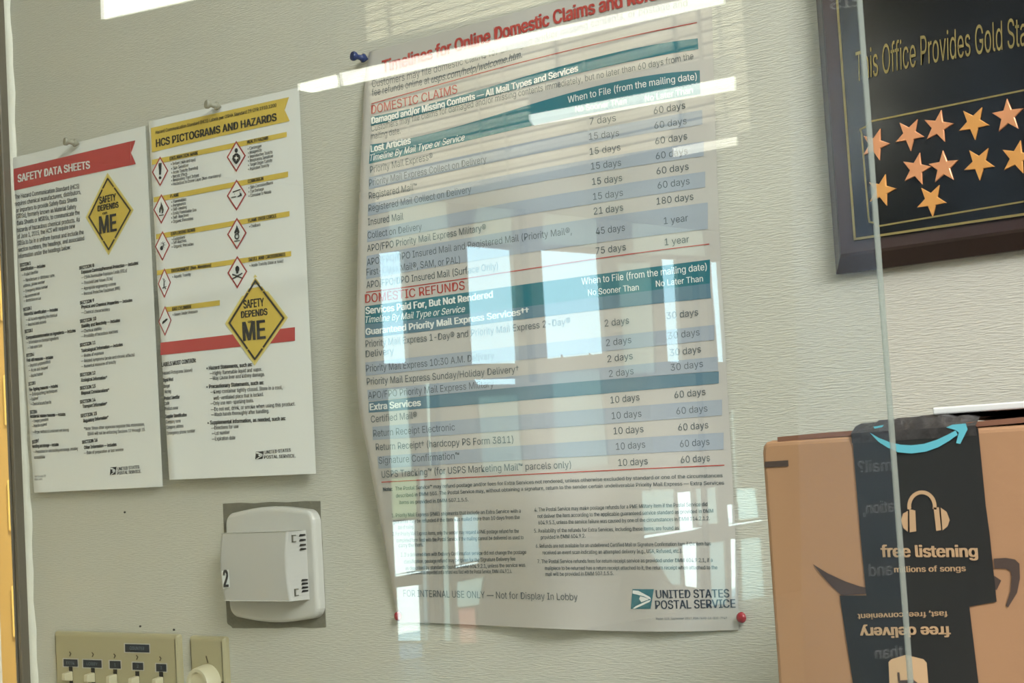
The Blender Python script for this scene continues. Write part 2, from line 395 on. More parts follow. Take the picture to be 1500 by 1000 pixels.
def gveil():
    m = bpy.data.materials.new('veil_pane'); m.use_nodes = True; t = m.node_tree; t.nodes.clear()
    out = t.nodes.new('ShaderNodeOutputMaterial'); tl = t.nodes.new('ShaderNodeBsdfTranslucent'); tl.inputs[0].default_value = (.72, .72, .64, 1)
    t.links.new(tl.outputs[0], out.inputs[0]); return m
fm = gveil()
VEIL_TINT = {'f13': (.9, .92, .84), 'f12': (.8, .82, .74), 'f11': (.75, .77, .7), 'f5': (.85, .45, .36), 'f14': (.9, .9, .8), 'f3': (.75, .8, .78), 'f1': (.55, .6, .58), 'f2': (.7, .7, .62), 'f7': (.42, .5, .56), 'f6': (.6, .6, .42)}  # brightness of each reflected patch, put into its pane colour
for k, hp in veils.items():
    q = [onX(p) for p in hp]; b = MB(); n = len(q)
    b.add([(XS-.022, y, z) for y, z in q]+[(XS-.028, y, z) for y, z in q], [tuple(range(n)), tuple(range(2*n-1, n-1, -1))]+[(i, (i+1) % n, n+(i+1) % n, n+i) for i in range(n)])
    m_ = fm
    if k in VEIL_TINT:
        m_ = fm.copy(); m_.node_tree.nodes['Translucent BSDF'].inputs[0].default_value = (*VEIL_TINT[k], 1)
    elif int(k[1:]) >= 17:
        m_ = fm.copy(); m_.node_tree.nodes['Translucent BSDF'].inputs[0].default_value = (.5, .5, .44, 1)
    b.build('pane', m_, SW)
# slim mullions
for (xa, ya), (xb, yb), w in (((628,560),(637,940),3.0),((634,560),(643,940),1.5),((1012,380),(1036,960),3),((757,300),(775,560),5),((1032,380),(1040,530),2)):
    q = [onX(p) for p in ((xa, ya), (xa+w, ya), (xb+w, yb), (xb, yb))]; b = MB()
    b.add([(XS+.0, y, z) for y, z in q]+[(XS+.05, y, z) for y, z in q], [(0,1,2,3), (7,6,5,4), (0,1,5,4), (1,2,6,5), (2,3,7,6), (3,0,4,7)])
    b.build('mullion', dark, SW)
# ground outside
b = MB(); b.box((-260, -200, ZF-.2), (-9.05, 120, ZF-.1)); g = b.build('ground', mat('snowy_ground', S(226, 226, 214), .9, nodes=noise_var(.6, .1))); g['kind'] = 'structure'
# shrub tops and bare trees beyond the third pane
bark = mat('grey_bark', S(56, 60, 56), .9)
def bush(px, zd, hgt, n, label):
    p = hitX(px, XS); d = (p-CP)*zd; v = mir(CP+d); root = empty('bare_shrub', (v.x, v.y, ZF-.1), label, 'shrub', 'bare shrubs beyond the storefront')
    b = MB(); top = v.z+hgt
    for i in range(n):
        a = random.uniform(0, 6.28); l = random.uniform(.5, 1)
        x, y, z = v.x, v.y, ZF-.1; ex = v.x+math.cos(a)*.8*l; ey = v.y+math.sin(a)*1.0*l; ez = ZF-.1+(top-ZF+.1)*random.uniform(.75, 1.0)
        w = .05
        b.add([(x-w, y, z), (x+w, y, z), (x, y+w, z), (ex-w*.4, ey, ez), (ex+w*.4, ey, ez), (ex, ey+w*.4, ez)], [(0,1,4,3), (1,2,5,4), (2,0,3,5), (3,4,5), (2,1,0)])
    o = b.build('branches', bark, root); o['kind'] = 'stuff'
bush((822, 515), 2.2, -.1, 60, 'bare grey shrub mirrored low in the third bright pane')
bush((868, 512), 3.0, -.1, 50, 'farther bare grey shrub mirrored at the right of the third bright pane')
# ---------------------------------------------------------------- ceiling lights that the glass mirrors
tube = mat('light_diffuser', (.9, .9, .8), .5, emit=(1, 1, .90), es=7.5)
tube2 = mat('light_diffuser_dim', (.9, .9, .8), .5, emit=(1, .97, .80), es=4.5)
hous = mat('light_housing', S(120, 118, 108), .5)
def strip(pts, Z, label, m=tube):
    v = [mir(hitZ(p, Z)) for p in pts]; c = sum(v, Vector())/4
    r = empty('ceiling_light', (c.x, c.y, Z), label, 'light', 'ceiling lights mirrored in the glass')
    b = MB(); b.add([tuple(p) for p in v]+[(p.x, p.y, Z+.015) for p in v], [(0,1,2,3), (7,6,5,4), (0,1,5,4), (1,2,6,5), (2,3,7,6), (3,0,4,7)]); b.build('diffuser', m, r)
    b = MB(); w = [c+(p-c)*1.006 for p in v]
    b.add([(p.x, p.y, Z+.016) for p in w]+[(p.x, p.y, Z+.07) for p in w], [(0,1,2,3), (7,6,5,4), (0,1,5,4), (1,2,6,5), (2,3,7,6), (3,0,4,7)]); b.build('housing', hous, r)
    for e_ in (0, 1):
        q = (w[0]+w[3])/2*(.85-.7*e_)+(w[1]+w[2])/2*(.15+.7*e_); b = MB(); b.box((q.x-.004, q.y-.004, Z+.07), (q.x+.004, q.y+.004, ZC+.1)); b.build('hanger', nail, r)
strip([(147.5, 7), (360, -42), (360, -18), (148, 28.5)], .90, 'bright ceiling light strip mirrored at top left of the glass')
strip([(436, 132), (493, 118), (495, 127), (455, 135.5)], .90, 'short light strip mirrored above the yellow poster corner')
strip([(498, 116), (1056, -2), (1060, 5), (500, 126)], .90, 'long bright light strip mirrored across the poster heading')
strip([(775, 176), (1076, 120.5), (1076, 131.5), (780, 184)], .88, 'light strip mirrored across the upper teal table header')
strip([(985, 224), (1079, 207.5), (1079, 212.5), (985, 230)], .86, 'thin light strip mirrored right of the large poster', tube2)
# faint rails across the storefront head
for pts, n_ in (([(690,283),(750,293),(750,297),(690,287)],0), ([(788,296),(872,312),(872,316),(788,300)],1), ([(918,318),(978,328),(978,332),(918,322)],2)):
    q = [onX(p) for p in pts]; b = MB()
    b.add([(XS+.02, y, z) for y, z in q]+[(XS+.10, y, z) for y, z in q], [(0,1,2,3), (7,6,5,4), (0,1,5,4), (1,2,6,5), (2,3,7,6), (3,0,4,7)]); b.build('rail', whiteink, SW)
# slatted blind high in the lobby
yv = -H0+5.2; ya = mir(Vector((0, yv, 0))).y
xa, xb = hitY((545, 200), yv).x, hitY((1100, 200), yv).x; zlo, zhi = hitY((560, 300), yv).z, ZC+.08
BL = empty('window_blind', ((xa+xb)/2, ya, zlo), 'pale horizontal slatted blind mirrored across the poster heading', 'blind')
z = zlo
while z < zhi-.02:
    b = MB(); b.add([(xa, ya, z), (xb, ya, z), (xb, ya+.006, z+.017), (xa, ya+.006, z+.017), (xb, ya+.002, z+.034), (xa, ya+.002, z+.034), (xa, ya-.001, z), (xb, ya-.001, z), (xb, ya+.001, z+.034), (xa, ya+.001, z+.034)], [(0, 1, 2, 3), (3, 2, 4, 5), (6, 9, 8, 7), (0, 6, 7, 1), (5, 4, 8, 9)])
    b.build('slat', mat('blind_slat', S(214, 208, 184), .6), BL); z += .044
for t in (.12, .33, .40, .62, .85):
    x = xa+(xb-xa)*t; b = MB(); b.box((x-.006, ya+.012, zlo-.01), (x+.006, ya+.014, zhi)); b.build('tape', mat('blind_tape', S(170, 164, 144), .7), BL)
# sign in the lobby whose lettering is read backwards in the glass
def backsign():
    D = 5.0
    root_p = mir(CP+ray((1235, 800)).normalized()*D); yv = (CP+ray((1235, 800)).normalized()*D).y
    hy = lambda p: mir(hitY(p, yv))
    q = [hy(p) for p in ((1150, -60), (1318, -110), (1330, 1100), (1180, 1100))]
    r = empty('hanging_sign', (q[0].x, q[0].y, ZF), 'dark blue-grey sign mirrored beside the polished glass edge', 'sign')
    b = MB(); b.add([tuple(v) for v in q]+[(v.x, v.y-.006, v.z) for v in q], [(0,1,2,3), (7,6,5,4), (0,1,5,4), (1,2,6,5), (2,3,7,6), (3,0,4,7)])
    b.build('board', mat('sign_board', S(32, 44, 56), .6), r)
    b = MB()
    for s_, a, e, cap in (('mail?', (1257, 692), (1306, 689), 17), ('nation,', (1264, 753), (1320, 748), 17), ('and', (1273, 844), (1307, 842), 18), ('than', (1282, 965), (1322, 962), 17), ('EIS', (1216, 14), (1262, 8), 17)):
        vs, fs = glyphs(s_, 0, 0); x1 = max(v[0] for v in vs); x0 = min(v[0] for v in vs); A, E_ = hitY(e, yv), hitY(a, yv); sz = abs(hitY(a, yv).z-hitY((a[0], a[1]-10), yv).z)/10*cap/CAP
        out = []
        for vx, vy, _l in vs:
            t = (vx-x0)/(x1-x0); P = A+(E_-A)*t; P = Vector((P.x, P.y, P.z+vy*sz)); P = mir(P); out.append((P.x, P.y+.001, P.z))
        b = MB(); b.add(out, fs); b.build('lettering', mat('sign_letters', S(236, 238, 240), .6), r)
backsign()
# ---------------------------------------------------------------- papers on the wall
cA = crop(500, 0, 5); cB = crop(780, 0, 5); cC = crop(510, 160, 4.1667); cD = crop(780, 160, 4.1667); cE = crop(510, 380, 4.1667); cF = crop(780, 380, 4.1667)
cG = crop(510, 600, 4.1667); cH = crop(780, 600, 4.054); cI = crop(540, 780, 4.546); cJ = crop(780, 780, 3.947)
ZT, ZB_ = hitY((760, 20), 0).z, hitY((760, 915), 0).z
XA, XB = hitY((548, 500), 0).x, hitY((1060, 500), 0).x
def dpost(X, Z):
    s_ = min(1, max(0, (X-XA)/(XB-XA))); t = min(1.05, max(-.1, (ZT-Z)/(ZT-ZB_)))
    bul = math.sin(math.pi*min(1, max(0, (t-.02)/.98)))
    return .0022+.024*bul*(1-s_)**1.6+.006*math.exp(-((s_-.45-.05*t)/.13)**2)*(.4+t)+.017*math.exp(-((t-.80)/.13)**2)*math.sin(math.pi*min(1,max(0,s_)))+.004*math.exp(-((s_-.82+.03*t)/.09)**2)*(.3+.7*t)
SP = Surf(0, dpost)
pc = hitY((780, 915), 0)
PO = empty('claims_poster', (pc.x, 0, pc.z), 'large white poster of domestic claims and refunds timelines with teal headers', 'poster')
L = [(541,76),(534,124),(530.2,200),(525.6,304),(524,359),(522.6,430),(521,500),(523.5,572),(528,612),(536,653),(547,710),(560,780),(573,852.6),(583,911)]
R = [(1040,-58),(1043,20),(1046,120),(1050,240),(1056,380),(1062,500),(1068,610),(1074,720),(1080,840),(1083,922)]
sheet(SP, L, R, 60, 90, bottom=[(583,911),(727,916.5),(907,924),(1083,922)]).build('paper', paper2, PO, True)
# bands
teals = [([cA(215,855), (680,138), (800,103), (1022,56)], [cA(215,920), (680,151), (800,119), (1023,72)]),
         ([(542.4,211.6), (682.8,181.5), (780,152), (1025,103)], [(540.5,240), (682.8,206.5), (780,184), (1026,138)]),
         ([(534.7,448.4), (680,428.5), (793,412.9), (1040,380)], [(534.7,474.8), (680,460), (793,446), (1040,414.8)])]
for t_, b_ in teals: b = MB(); band(b, SP, t_, b_); b.build('teal_bar', teal, PO)
mids = [([(534.7,474.8), (680,460), (793,446), (1040,414.8)], [(534.7,495), (680,478), (793,464), (1041.6,436.4)]),
        ([(540,588.8), (793,563.6), (1053,543.7)], [(540,604.4), (793,584), (1053,561.2)])]
for t_, b_ in mids: b = MB(); band(b, SP, t_, b_); b.build('blue_bar', blueband, PO)
stripes = [([(540.7,259.6), (780,206.8), (1028.4,161)], [(540,277.6), (780,226), (1029,182)]),
           ([(539.3,298.7), (780,248.8), (1030.8,206.8)], [(538.8,316.5), (780,268), (1030.8,228.4)]),
           ([(538.3,337.6), (780,290.8), (1033,251)], [(537.6,354.9), (780,312.4), (1033,274)]),
           ([(537,374.8), (780,332.8), (1036.8,296.3)], [(536.4,408.8), (780,368.8), (1036.8,335.2)]),
           ([(535,530.7), (793,503), (1046.4,475.5)], [(535.7,550.4), (793,524), (1046.4,497.6)]),
           ([(538,570.8), (793,546.8), (1051,522)], [(539.3,587.6), (793,563.6), (1052,543)]),
           ([(545.5,625), (810,603.6), (1057.7,585)], [(546,644.4), (810,626.4), (1057.7,608)]),
           ([(552.7,668.4), (810,649), (1060,633.3)], [(554.4,686.4), (810,670.8), (1060,658)])]
for t_, b_ in stripes: b = MB(); band(b, SP, t_, b_); b.build('table_stripe', stripe, PO)
rules = [[(544,152), (660,119), (780,87), (1021,33)], [(536.4,428), (680,408), (793,390.8), (1039,357.3)], [(558.7,706), (780,694.2), (1061.2,681)]]
b = MB()
for rl in rules: band(b, SP, [(x, y-.7) for x, y in rl], [(x, y+.7) for x, y in rl], .0004)
b.build('red_rule', redink, PO)
b = MB()
text(b, SP, 'Timelines for Online Domestic Claims and Refunds', [(560,107), (709,64), (855,24), (1000,-8)], 18, .03, cap2=21, eps=.0006)
b.build('title', redink, PO)
for s_, p_ in (('DOMESTIC CLAIMS', [(544,167), (608,152), (670,136)]), ('DOMESTIC REFUNDS', [(535,443.6), (608,434.5), (681,423.7)])):
    b = MB(); text(b, SP, s_, p_, 12.8, .008); b.build('section_heading', redink, PO)
gs = .004
def g(s_, pts, cap=10.5, bd=.004, sh=0):
    b = MB(); text(b, SP, s_, pts, cap, bd, sh); b.build('table_text', greyink, PO)
g('Customers may file domestic claims for damaged and/or missing contents, or postage and', [(545,128), (694,90), (854,43), (1007,9)], 10.5)
g('fee refunds online at', [(545,141), (629,122)], 10.5)
g('usps.com/help/welcome.htm.', [(632,121.5), (700,104), (765,84)], 10.5, .015, .3)
g('Customers may file claims for damaged and/or missing contents immediately, but no later than 60 days from the', [(544,193), (688,158), (840,123), (1016,86)], 9.5)
g('mailing date.', [(543.6,204.4), (586.8,195.5)], 9.5)
rows = [('Priority Mail Express\u00ae', [(542.4,253.6), (634,233.2)]), ('Priority Mail Express Collect on Delivery', [(541,272.8), (628,254.6), (712.8,237.5)]),
 ('Registered Mail\u2122', [(540.5,291.5), (611,277.6)]), ('Registered Mail Collect on Delivery', [(540,310), (615,296), (690.5,281.5)]),
 ('Insured Mail', [(539.3,330), (591,321.3)]), ('Collect on Delivery', [(538.8,349.6), (618,336.4)]),
 ('APO/FPO Priority Mail Express Military\u00ae', [(538,368.8), (712,337.5)]),
 ('APO/FPO/DPO Insured Mail and Registered Mail (Priority Mail\u00ae,', [(537.6,389), (690,363.5), (837.6,342.5)]),
 ('First-Class Mail\u00ae, SAM, or PAL)', [(537,403.5), (674,384.8)]),
 ('APO/FPO/DPO Insured Mail (Surface Only)', [(537,422), (635,408), (729.6,394)]),
 ('Priority Mail Express 1-Day\u00ae and Priority Mail Express 2-Day\u00ae', [(535.7,508.4), (690,492.5), (835.7,474.5)]),
 ('Delivery', [(535.7,523.3), (577,518.5)]), ('Priority Mail Express 10:30 A.M. Delivery', [(536.4,544.4), (640,535), (724,525)]),
 ('Priority Mail Express Sunday/Holiday Delivery\u2020', [(537.6,563.6), (650,555), (760,545)]), ('APO/FPO Priority Mail Express Military', [(539.3,584), (723.6,566.5)]),
 ('Certified Mail\u00ae', [(543.6,618.8), (611,612.5)]), ('Return Receipt Electronic', [(547,639.6), (666.5,630)]),
 ('Return Receipt\u2020 (hardcopy PS Form 3811)', [(550.8,659.5), (752,648)]), ('Signature Confirmation\u2122', [(554.9,679.2), (673,672)]),
 ('USPS Tracking\u2122 (for USPS Marketing Mail\u2122 parcels only)', [(559.2,699.6), (700,691.5), (836.7,685)])]
for s_, p in rows: g(s_, p, 10)
days = [('7 days',864,182.8,902.4,177), ('60 days',958,167,1004,158.5), ('15 days',863,205,907,199), ('60 days',958.8,188.8,1006,181.5), ('15 days',864,227,909,220),
 ('60 days',960,211.6,1007,203.5), ('15 days',866,248.5,910,242.5), ('60 days',961,233.5,1007.5,225.5), ('15 days',867.6,271,911.5,264.8), ('60 days',962,255.5,1009,248),
 ('15 days',869,293,912.7,286.5), ('60 days',963.6,276.4,1010.4,269.5), ('21 days',870,314.3,913,308), ('180 days',962,299.8,1016,292), ('45 days',873,343.6,915.6,337.6),
 ('1 year',972.7,328.5,1008,323.5), ('75 days',873,372.4,917,366), ('1 year',974,359.4,1009.7,354.6), ('2 days',886,478.4,921.6,473.5), ('30 days',976.8,467.4,1023,461.4),
 ('2 days',888,507,925,502), ('30 days',979,496.8,1025,490.8), ('2 days',890,530.5,927,525.5), ('30 days',981.6,521.6,1027,515.6), ('2 days',892.3,552.3,928.3,547.7),
 ('30 days',982.8,543.2,1030,537), ('10 days',894.5,590.7,937,586), ('60 days',988.3,583,1033.7,578), ('10 days',896.4,613.8,939.8,610), ('60 days',991,606.8,1036.5,602.4),
 ('10 days',899,636,942.8,632.6), ('60 days',993.9,630.6,1037.8,626.8), ('10 days',902.6,658.8,945.3,655.3), ('60 days',996.3,654.8,1039.5,651.2), ('10 days',905.8,682.4,949,679.6), ('60 days',997.6,678,1040.2,674.8)]
for s_, a, b1, c_, d_ in days: g(s_, [(a,b1), (c_,d_)], 10)
g('FOR INTERNAL USE ONLY \u2014 Not for Display In Lobby', [(591,873.5), (728,876.3), (846.4,879)], 10)
def w(s_, pts, cap, bd=.03, sh=0):
    b = MB(); text(b, SP, s_, pts, cap, bd, sh, eps=.0006); b.build('white_lettering', whiteink, PO)
w('Damaged and/or Missing Contents \u2014 All Mail Types and Services', [(544,181.5), (688,147.5), (847,104)], 9.5)
w('Lost Articles', [(543,223), (602,210)], 10); w('Timeline By Mail Type or Service', [(542.4,236), (614,220.5), (681,205)], 9.5, .008, .3)
w('When to File (from the mailing date)', [(832,151), (930,130), (1021,116.5)], 10, .008); w('No Sooner Than', [(843,164.5), (918,152)], 9, .008); w('No Later Than', [(945,149), (1015,136)], 9, .008)
w('Services Paid For, But Not Rendered', [(535.7,460), (640,447.5), (722.4,435.5)], 10); w('Timeline By Mail Type or Service', [(535.7,472.8), (610,465.5), (681.6,456.5)], 9.5, .008, .3)
w('When to File (from the mailing date)', [(852,417), (945,406), (1035.6,395)], 10, .008); w('No Sooner Than', [(861.6,433), (936,424.6)], 9, .008); w('No Later Than', [(961,420), (1030,412)], 9, .008)
w('Guaranteed Priority Mail Express Services\u2020\u2020', [(535.7,490.6), (660,475.5), (775,459.5)], 9.5)
w('Extra Services', [(541.7,600.8), (616.8,594)], 9.5)
fp = MB(); f_ = lambda s_, pts, cap=5.4, bd=.012: text(fp, SP, s_, pts, cap, bd)
f_('Note:', [(560.9,719.3), (575,718.4)], 5.4, .04)
f_('The Postal Service\u2122 may refund postage and/or fees for Extra Services not rendered, unless otherwise excluded by standard or one of the circumstances', [(579,718), (800,707.5), (1058.7,698.5)])
f_('described in DMM 503. The Postal Service may, without obtaining a signature, return to the sender certain undeliverable Priority Mail Express \u2014 Extra Services', [(580,728.5), (800,717), (1061,709.5)])
f_('items as provided in DMM 507.1.5.5.', [(584.9,738.3), (686.4,734)])
for s_, x0, y0, x1, y1 in (('1. Priority Mail Express (PME) shipments that include an Extra Service with a',574,757.5,763,750.5), ('guarantee may be refunded if the item was mailed more than 10 days from the',576,766.5,761.5,759.8), ('date of mailing.',583,775,606,773.8),
  ('2. For Priority Mail Express items, only the sender may request a PME postage refund for the',575,784.5,760,780), ('completed form filed with the Postal Service if the mailing cannot be delivered as used to',581,794,767,789.3), ('carry the item.',584,801.5,620,800),
  ('3. If a delivered item with Delivery Confirmation service did not change the postage',587,815,771,811), ('classification, postage refund may be given for the Signature Delivery fee',592,825,755,820.8), ('as described by standards found in DMM 604.9.2.1, unless the service was',594,834.5,769.5,829.7),
  ('not performed as requested and a refund was filed with the Postal Service, DMM 604.9.2.6.',596,841,750,839),
  ('4. The Postal Service may make postage refunds for a PME Military item if the Postal Service did',783,749,1036.5,740.6), ('not deliver the item according to the applicable guaranteed service standard as provided in DMM',787.4,758.4,1045,750.5), ('604.9.5.3, unless the service failure was caused by one of the circumstances in DMM 114.2.1.2.',788.6,768,1040,761.4),
  ('5. Availability of the refunds for Extra Services, including these items, are found as',782.5,780,994.6,775.6), ('provided in DMM 604.9.2.',792.3,789.6,857.7,787), ('6. Refunds are not available for an undelivered Certified Mail or Signature Confirmation item if the item has',785,802.2,1041.5,798.4),
  ('received an event scan indicating an attempted delivery (e.g., USA, Refused, etc.).',794.8,811.8,999.5,809), ('7. The Postal Service refunds fees for return receipt service as provided under DMM 604.9.2.1, if a',787.4,824.8,1044,822.6), ('mailpiece to be returned has a return receipt attached to it, the return receipt when attached to the',798.5,834.6,1051,833.4), ('mail will be provided in DMM 507.1.5.5.',799,843.4,899,842)):
    f_(s_, [(x0,y0), (x1,y1)], 5.6)
f_('Poster 123, September 2017, PSN 7690-16-000-7949', [(961,907.4), (1065,906.2)], 3.2, 0)
fp.build('fine_print', greyink, PO)['kind'] = 'stuff'
def eagle(sf, x0, y0, x1, y1, m, parent, slope=0):
    """slanted tile with the eagle-head mark left in white"""
    X = lambda u, v: (x0+(x1-x0)*(u*.92+.08*(1-v)), y0+(y1-y0)*v+slope*u)
    lo = empty_child('logo', parent)
    b = MB(); poly(b, sf, [X(0, 1), X(.0, 0), X(1.08, 0), X(1, 1)], .0004); b.build('tile', m, lo)
    b = MB()
    poly(b, sf, [X(.02, .06), X(.30, .08), X(.92, .40), X(.98, .52), X(.90, .50), X(.60, .36), X(.02, .22)], .0007)
    poly(b, sf, [X(.42, .36), X(.66, .42), X(.88, .50), X(.82, .54), X(.50, .66), X(.38, .50)], .0007)
    poly(b, sf, [X(.10, .98), X(.24, .86), X(.82, .58), X(.98, .54), X(.92, .64), X(.40, .90), X(.20, .99)], .0007)
    b.build('eagle_mark', whiteink, lo); return lo
def empty_child(name, parent):
    o = bpy.data.objects.new(name, None); COL.objects.link(o); o.parent = parent; o.empty_display_size = .01; return o
lo = eagle(SP, 924, 862.6, 955.5, 891.5, teal, PO)
b = MB(); text(b, SP, 'UNITED STATES', [(961,876), (1068.8,874.6)], 12, .02); text(b, SP, 'POSTAL SERVICE', [(960,891.7), (1077.7,889.5)], 12.3, .02)
b.build('logo_lettering', mat('dark_blue_ink', S(52, 66, 82), .5), lo)
# ---- the two safety sheets
def dsheet(pT, pB, pL, pR, lift):
    zt, zb = hitY(pT, 0).z, hitY(pB, 0).z; xl, xr = hitY(pL, 0).x, hitY(pR, 0).x
    return lambda X, Z: .0015+lift*max(0, (zt-Z)/(zt-zb))**2+.0018*max(0, 1-(X-xl)/(xr-xl)*5)**2+.002*math.exp(-(((Z-zb)/(zt-zb)-.5)/.03)**2)
def diamond(sf, parent, Lp, Tp, Rp, Bp, txt):
    r = empty_child('warning_diamond', parent)
    b = MB(); poly(b, sf, [Lp, Tp, Rp, Bp], .0005); b.build('border', palemar, r)
    c = ((Lp[0]+Rp[0])/2, (Tp[1]+Bp[1])/2); sh = lambda p, k: (c[0]+(p[0]-c[0])*k, c[1]+(p[1]-c[1])*k)
    c = ((Lp[0]+Rp[0]+Tp[0]+Bp[0])/4, (Lp[1]+Rp[1]+Tp[1]+Bp[1])/4)
    b = MB(); poly(b, sf, [sh(p, .93) for p in (Lp, Tp, Rp, Bp)], .0007); b.build('field', yellow, r)
    b = MB(); q = [sh(p, .86) for p in (Lp, Tp, Rp, Bp)]; lw = (Rp[0]-Lp[0])*.028
    for i in range(4):
        a, e = q[i], q[(i+1) % 4]; mx_ = lambda t: (a[0]+(e[0]-a[0])*t, a[1]+(e[1]-a[1])*t)
        if i in (0, 2): g0, g1 = (.0, .70), (.75, 1.0)
        else: g0, g1 = (.0, .25), (.30, 1.0)
        for s0, s1 in (g0, g1): stroke(b, sf, [mx_(s0), mx_(s1)], lw, .0012)
    b.build('black_line', ink, r)
    b = MB()
    for s_, p0, p1, cap, bd in txt: text(b, sf, s_, [p0, p1], cap, bd, eps=.0013)
    b.build('lettering', ink, r)
def hazard(sf, parent, cx, cy, hw, hh, kind):
    r = empty_child('hazard_pictogram', parent); P = lambda u, v: (cx+u*hw, cy+v*hh-u*hw*.0)
    b = MB(); poly(b, sf, [P(-1, .05), P(0, -1), P(1, -.05), P(0, 1)], .0005); b.build('red_border', mat('dark_red_print', S(168, 62, 62), .5), r)
    b = MB(); poly(b, sf, [P(-.84, .05), P(0, -.84), P(.84, -.05), P(0, .84)], .0007); b.build('field', paper, r)
    b = MB(); G = lambda pts, e=.0013: poly(b, sf, [P(*p) for p in pts], e)
    def disc(u, v, a, c_, n=12): G([(u+a*math.cos(6.2832*i/n), v+c_*math.sin(6.2832*i/n)) for i in range(n)])
    if kind == 'mark': G([(-.2, -.55), (.2, -.58), (.11, .2), (-.11, .22)]); disc(0, .42, .17, .1)
    elif kind == 'flame': G([(-.05, -.5), (.18, -.2), (.3, .05), (.22, .25), (.02, .33), (.08, .12), (-.04, -.02), (-.12, .3), (-.28, .2), (-.25, -.02), (-.1, -.2)]); G([(-.3, .4), (.3, .36), (.3, .42), (-.3, .47)])
    elif kind == 'bomb':
        disc(-.12, .15, .2, .14)
        for a in range(0, 360, 45): t = math.radians(a); G([(-.05+.1*math.cos(t), -.1+.08*math.sin(t)), (.05+.45*math.cos(t), -.05+.3*math.sin(t)), (-.03+.12*math.cos(t+.5), -.08+.1*math.sin(t+.5))])
    elif kind == 'tree': G([(-.3, .3), (-.15, .28), (-.1, -.3), (-.02, -.3), (.02, .25), (.3, .2), (.3, .25), (-.3, .38)]); G([(-.05, -.1), (-.3, -.3), (-.26, -.34)]); G([(0, -.05), (.2, -.2), (.22, -.16)]); G([(.05, .3), (.35, .35), (.15, .42)])
    elif kind == 'cylinder': G([(-.42, .12), (-.34, .02), (.2, -.16), (.4, -.16), (.42, -.1), (.3, -.04), (-.3, .2), (-.4, .2)])
    elif kind == 'health': disc(0, -.38, .17, .15); G([(-.42, .18), (-.36, -.05), (-.12, -.18), (.12, -.2), (.38, -.08), (.44, .15), (.2, .38), (0, .5), (-.2, .4)]); b2 = MB(); poly(b2, sf, [P(.0+ (.24 if k % 2 == 0 else .08)*math.sin(math.pi*k/4), .1-(.2 if k % 2 == 0 else .07)*math.cos(math.pi*k/4)) for k in range(8)], .0016); b2.build('star_mark', paper, r)
    elif kind == 'corrosion': G([(-.55, .12), (-.05, .07), (-.05, .13), (-.55, .18)]); G([(-.4, -.22), (.4, -.4), (.42, -.34), (-.38, -.15)]); G([(.1, .12), (.55, .04), (.5, -.1), (.3, -.18), (.35, -.02), (.12, .06)]); G([(-.25, -.1), (-.2, -.1), (-.22, .02)]); G([(.3, -.25), (.35, -.25), (.33, -.15)])
    elif kind == 'circle':
        G([(-.02, -.55), (.16, -.3), (.28, -.1), (.18, .02), (0, -.1), (-.2, .02), (-.28, -.08), (-.12, -.3)])
        for k in range(14): a0, a1 = 6.2832*k/14, 6.2832*(k+1)/14; G([(.25*math.cos(a0), .17+.2*math.sin(a0)), (.25*math.cos(a1), .17+.2*math.sin(a1)), (.15*math.cos(a1), .17+.12*math.sin(a1)), (.15*math.cos(a0), .17+.12*math.sin(a0))])
        G([(-.3, .45), (.3, .4), (.3, .46), (-.3, .51)])
    elif kind == 'skull':
        disc(0, -.2, .2, .19); G([(-.12, -.08), (.12, -.1), (.1, .08), (-.1, .09)]); G([(-.5, .08), (.5, .32), (.47, .4), (-.53, .17)]); G([(-.5, .36), (.5, .02), (.53, .1), (-.47, .44)])
    b.build('symbol', ink, r)
def usps(sf, parent, e, t1, t2, cap):
    lo = eagle(sf, *e, ink, parent, -1); b = MB()
    text(b, sf, 'UNITED STATES', t1, cap, .02); text(b, sf, 'POSTAL SERVICE.', t2, cap, .02); b.build('logo_lettering', ink, lo)
c1 = crop(0, 120, 3.125); c2 = crop(0, 400, 3.125); c3 = crop(200, 120, 3.333); c4 = crop(200, 400, 3.125)
S1 = Surf(0, dsheet((110, 210), (145, 715), (30, 480), (226, 450), .007))
pc = hitY((145, 716), 0)
O1 = empty('safety_sheet', (pc.x, 0, pc.z), 'white safety data sheets notice with red banner beside the steel frame', 'poster', None)
sheet(S1, [(15,232), (32,476), (50,721.5)], [(213,184), (226,448), (238.5,712.5)], 16, 60).build('paper', paper, O1, True)
b = MB(); band(b, S1, [(19.8,247.4), (110,226), (191,207)], [(20.8,279), (110,259), (192,241.7)], .0004, 12); poly(b, S1, [(191,207), (198.4,205.4), (192,224)], .0004); poly(b, S1, [(192,224), (199,240), (192,241.7)], .0004); ban = b.build('red_banner', redbar, O1)
b = MB(); text(b, S1, 'SAFETY DATA SHEETS', [(26,267), (80,255.5), (132,246.4)], 11, .03, eps=.0008); b.build('banner_lettering', whiteink, O1)
b = MB()
for s_, x0, y0, x1, y1 in (('The Hazard Communication Standard (HCS)',21.4,291.6,116,275.4), ('requires chemical manufacturers, distributors,',22,301.8,118.6,283.8), ('or importers to provide Safety Data Sheets',23.8,311.4,113,294.6), ('(SDSs), formerly known as Material Safety',24.4,319.8,111.8,305.4),
  ('Data Sheets or MSDSs, to communicate the',25,330,116.8,313.8), ('hazards of hazardous chemical products. As',25,340.2,117,324), ('of June 1, 2015, the HCS will require new',25.6,349.8,110,333.6), ('SDSs to be in a uniform format and include the',26,359.4,122.6,342.6), ('section numbers, the headings, and associated',26.8,369,123.4,351.6), ('information under the headings below:',26.8,378.6,103.6,364.8)):
    text(b, S1, s_, [(x0,y0), (x1,y1)], 6.6, .012)
b.build('paragraph', ink, O1)['kind'] = 'stuff'
